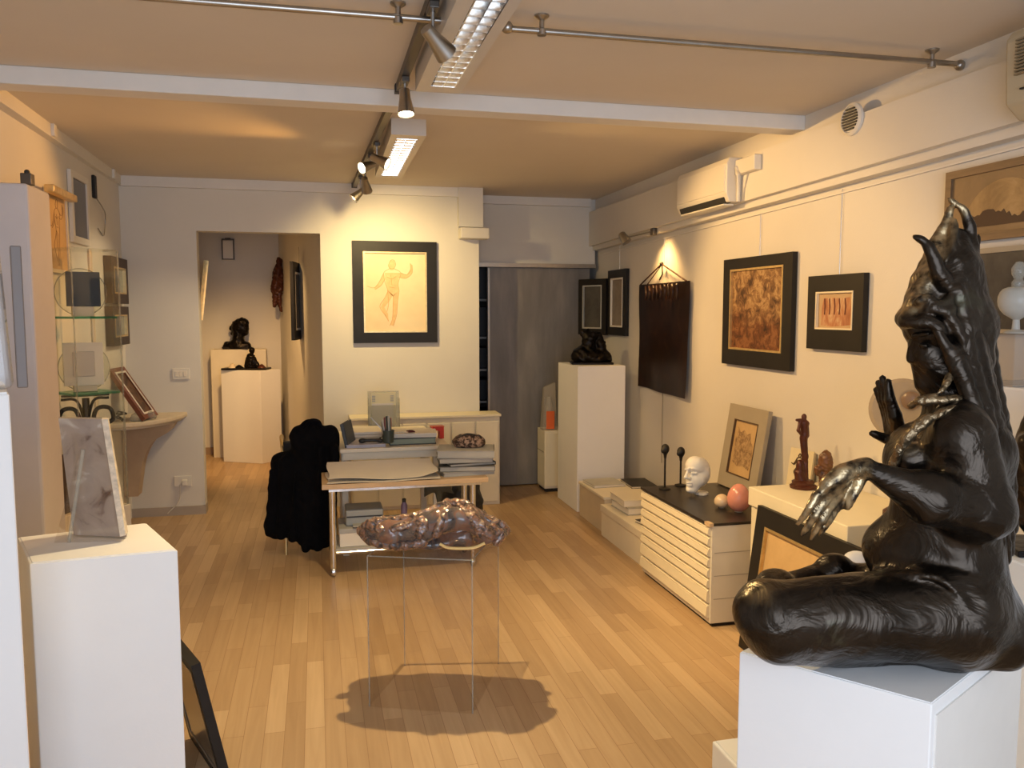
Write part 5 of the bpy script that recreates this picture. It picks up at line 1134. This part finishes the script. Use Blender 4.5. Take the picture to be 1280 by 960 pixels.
# near hand: bent at the wrist and hanging, broad palm, four fingers, thumb on the inner side
Wh = -.20
cp((1082, 581, Wh), (1052, 592, Wh-.012), 10, 11, .012); cp((1052, 592, Wh-.012), (1034, 604, Wh-.02), 10, 9, .012)
for i in range(4):
    b0 = [(1021, 619), (1029, 627), (1038, 632), (1047, 633)][i]; m1 = [(1013, 633), (1018, 645), (1027, 651), (1037, 649)][i]; m2 = [(1005, 645), (1010, 658), (1019, 664), (1029, 661)][i]; tip = [(997, 655), (1003, 668), (1013, 675), (1023, 671)][i]
    w0 = Wh-.022+.010*i
    cp((1056-3*(3-i), 596+2*i, w0+.008), (*b0, w0), 8.5, 6.6, .010)
    c.chain([q(*b0, w0), q(*m1, w0-.006), q(*m2, w0), q(*tip, w0+.008)], [rw(6.2, w0), rw(5.2, w0), rw(4.5, w0), rw(3.0, w0)], .0022)
ch([(1076, 586, Wh+.01), (1073, 602, Wh+.004), (1066, 618, Wh-.004), (1059, 637, Wh-.004)], 8.5, 3.4, .006)
# far arm and raised hand
cp((1195, 560, .12), (1150, 640, .18), 34, 20, .03); cp((1150, 640, .18), (1124, 558, .17), 20, 11, .02)
for i in range(4):
    w0 = .135+.022*i; tip = [(1110, 477), (1103, 473), (1098, 478), (1096, 487)][i]
    c.chain([q(1124-2*i, 552, .17), q(1119-3*i, 520, w0), q((1115-2*i+tip[0])/2, 499, w0), q(tip[0], tip[1], w0)], [r(12), r(8), r(6), r(4)], .004)
ch([(1122, 552, .14), (1108, 549, .12), (1090, 542, .115)], 9, 4, .008)
# near leg lying folded, shin underneath
cp((1190, 768, -.10), (968, 772, -.14), 64, 46, .04); cp((972, 792, -.14), (1120, 806, -.03), 38, 30, .03); el((956, 766, -.13), 38, 40, 38, .03)
cp((1120, 806, -.03), (1180, 814, .02), 26, 20, .03)
# far leg: raised knee and foot in front
cp((1180, 752, .08), (1050, 726, .18), 54, 22, .04); cp((1044, 720, .18), (966, 738, .12), 20, 18, .02); el((1043, 711, .17), 23, 22, 19, .015); el((970, 730, .10), 26, 24, 19, .015); cp((962, 740, .12), (938, 764, .08), 18, 16, .02)
el((1226, 778, 0), 42, 84, 58, .04); el((1190, 806, -.06), 50, 40, 34, .04)
for k in range(5):
    d_ = 12*k; ch([(1118+d_*.6, 722-3*k, -.125), (1168+d_*.8, 722, -.165), (1204+d_*.75, 752, -.19+.012*k), (1212+d_*.75, 792, -.18+.015*k), (1190+d_*.85, 826, -.12+.02*k)], 4.5, 4.5, .008)
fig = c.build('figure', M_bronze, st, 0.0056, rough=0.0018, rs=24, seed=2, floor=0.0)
warm_glint(fig, lambda x, y, w: max((1092-x)/14 if 560 < y < 688 and w < -.08 else 0, 0.5*max(0, 1-math.hypot(x-950, y-738)/26), 0.6*max(0, 1-math.hypot(x-1138, y-545)/34), 0.35*max(0, 1-math.hypot(x-975, y-718)/24)))  # hand, knee and chest get warm highlights in their colour
# tall wrapped headdress with horns
c = Clay()
cp((1180, 402, 0), (1188, 330, 0), 48, 30, .02); cp((1188, 330, 0), (1196, 300, .0), 26, 14, .02)
ch([(1132, 402, -.045), (1131, 401, -.02), (1130, 400, 0), (1131, 401, .02), (1132, 402, .045)], 6.5, 6.5, .010)   # brow roll
ch([(1132, 402, -.045), (1146, 404, -.07), (1166, 404, -.082), (1180, 416, -.082)], 6, 5, .012); ch([(1132, 402, .045), (1146, 404, .07), (1166, 404, .088)], 8, 7, .012)
cp((1136, 392, 0), (1152, 352, 0), 12, 12, .02); cp((1152, 352, 0), (1172, 306, 0), 12, 10, .015); cp((1172, 306, 0), (1188, 262, 0), 10, 4, .01)   # front ridge
cp((1146, 388, -.04), (1160, 350, -.025), 14, 14, .02); cp((1146, 388, .04), (1160, 350, .025), 14, 14, .02)
cp((1204, 340, 0), (1218, 405, 0), 20, 25, .03); cp((1208, 405, 0), (1214, 450, 0), 30, 27, .03)
ch([(1180, 356, -.055), (1172, 336, -.062), (1164, 316, -.064), (1155, 301, -.06), (1139, 294, -.055)], 10.5, 1.6, .007)
ch([(1206, 345, 0), (1213, 320, 0), (1214, 300, 0), (1210, 276, 0), (1201, 260, 0), (1186, 248, 0)], 11, 2.0, .005)
ch([(1190, 350, -.035), (1192, 320, -.035), (1191, 296, -.025), (1192, 276, -.012)], 10, 4, .006)
ch([(1212, 332, .03), (1218, 310, .04), (1223, 293, .05)], 8, 2, .006)
ch([(1146, 378, -.065), (1160, 372, -.075), (1170, 382, -.082), (1184, 376, -.078), (1194, 362, -.07), (1204, 376, -.075)], 3, 3, .012)   # band of folds
ch([(1196, 350, -.06), (1206, 390, -.075), (1212, 430, -.08)], 4, 4, .012); ch([(1186, 395, -.085), (1200, 420, -.085), (1206, 452, -.08)], 4, 4, .012); ch([(1152, 388, -.066), (1166, 384, -.08), (1180, 390, -.085), (1192, 386, -.082)], 3, 3, .012)
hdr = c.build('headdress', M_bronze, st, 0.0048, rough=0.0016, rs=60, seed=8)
warm_glint(hdr, lambda x, y, w: 0 if w < -.058 and y < 345 else (min(1, (396-y)/12) if y < 396 else 0)*(1124+(390-y)*.47+30-x)/18)  # front ridge gets its warm highlight as colour
# hair and veil falling down the back
c = Clay()
ch([(1166, 402, -.082), (1180, 428, -.088), (1192, 455, -.085), (1206, 490, -.10), (1222, 540, -.125), (1236, 600, -.13), (1246, 660, -.12)], 4.5, 5, .012)
for pts, r0, r1 in (
    ([(1208, 350, -.03), (1218, 420, -.04), (1234, 490, -.05), (1251, 560, -.05), (1260, 640, -.04)], 14, 9),
    ([(1213, 345, .02), (1227, 410, .02), (1239, 480, .02), (1255, 560, .02), (1262, 660, .0)], 14, 10),
    ([(1208, 350, .06), (1222, 420, .07), (1236, 500, .07), (1256, 600, .06)], 12, 9),
    ([(1191, 440, -.08), (1207, 480, -.10), (1228, 540, -.12), (1243, 610, -.125), (1252, 700, -.10)], 11, 6),
    ([(1200, 400, -.065), (1213, 460, -.08), (1235, 530, -.10), (1250, 620, -.10), (1257, 700, -.07)], 12, 7),
    ([(1208, 380, -.05), (1222, 450, -.065), (1243, 530, -.08), (1257, 610, -.075), (1261, 690, -.05)], 12, 7),
    ([(1218, 380, .05), (1231, 460, .05), (1252, 550, .05), (1262, 640, .04)], 13, 9)): ch(pts, r0, r1, .009)
c.build('hair', M_bronze, st, 0.005, rough=0.0008, rs=50, seed=3)
c = Clay()
for pts, rr_ in (([(1136, 508, -.07), (1152, 500, -.10), (1175, 490, -.105), (1186, 473, -.09), (1194, 455, -.08)], 3.2), ([(1114, 592, -.08), (1122, 566, -.11), (1140, 542, -.13), (1166, 522, -.135), (1196, 510, -.135)], 5), ([(1118, 575, -.09), (1134, 546, -.125), (1160, 520, -.13)], 4.5), ([(1150, 502, -.10), (1176, 500, -.112), (1200, 498, -.11)], 5)): ch(pts, rr_, None, .006)
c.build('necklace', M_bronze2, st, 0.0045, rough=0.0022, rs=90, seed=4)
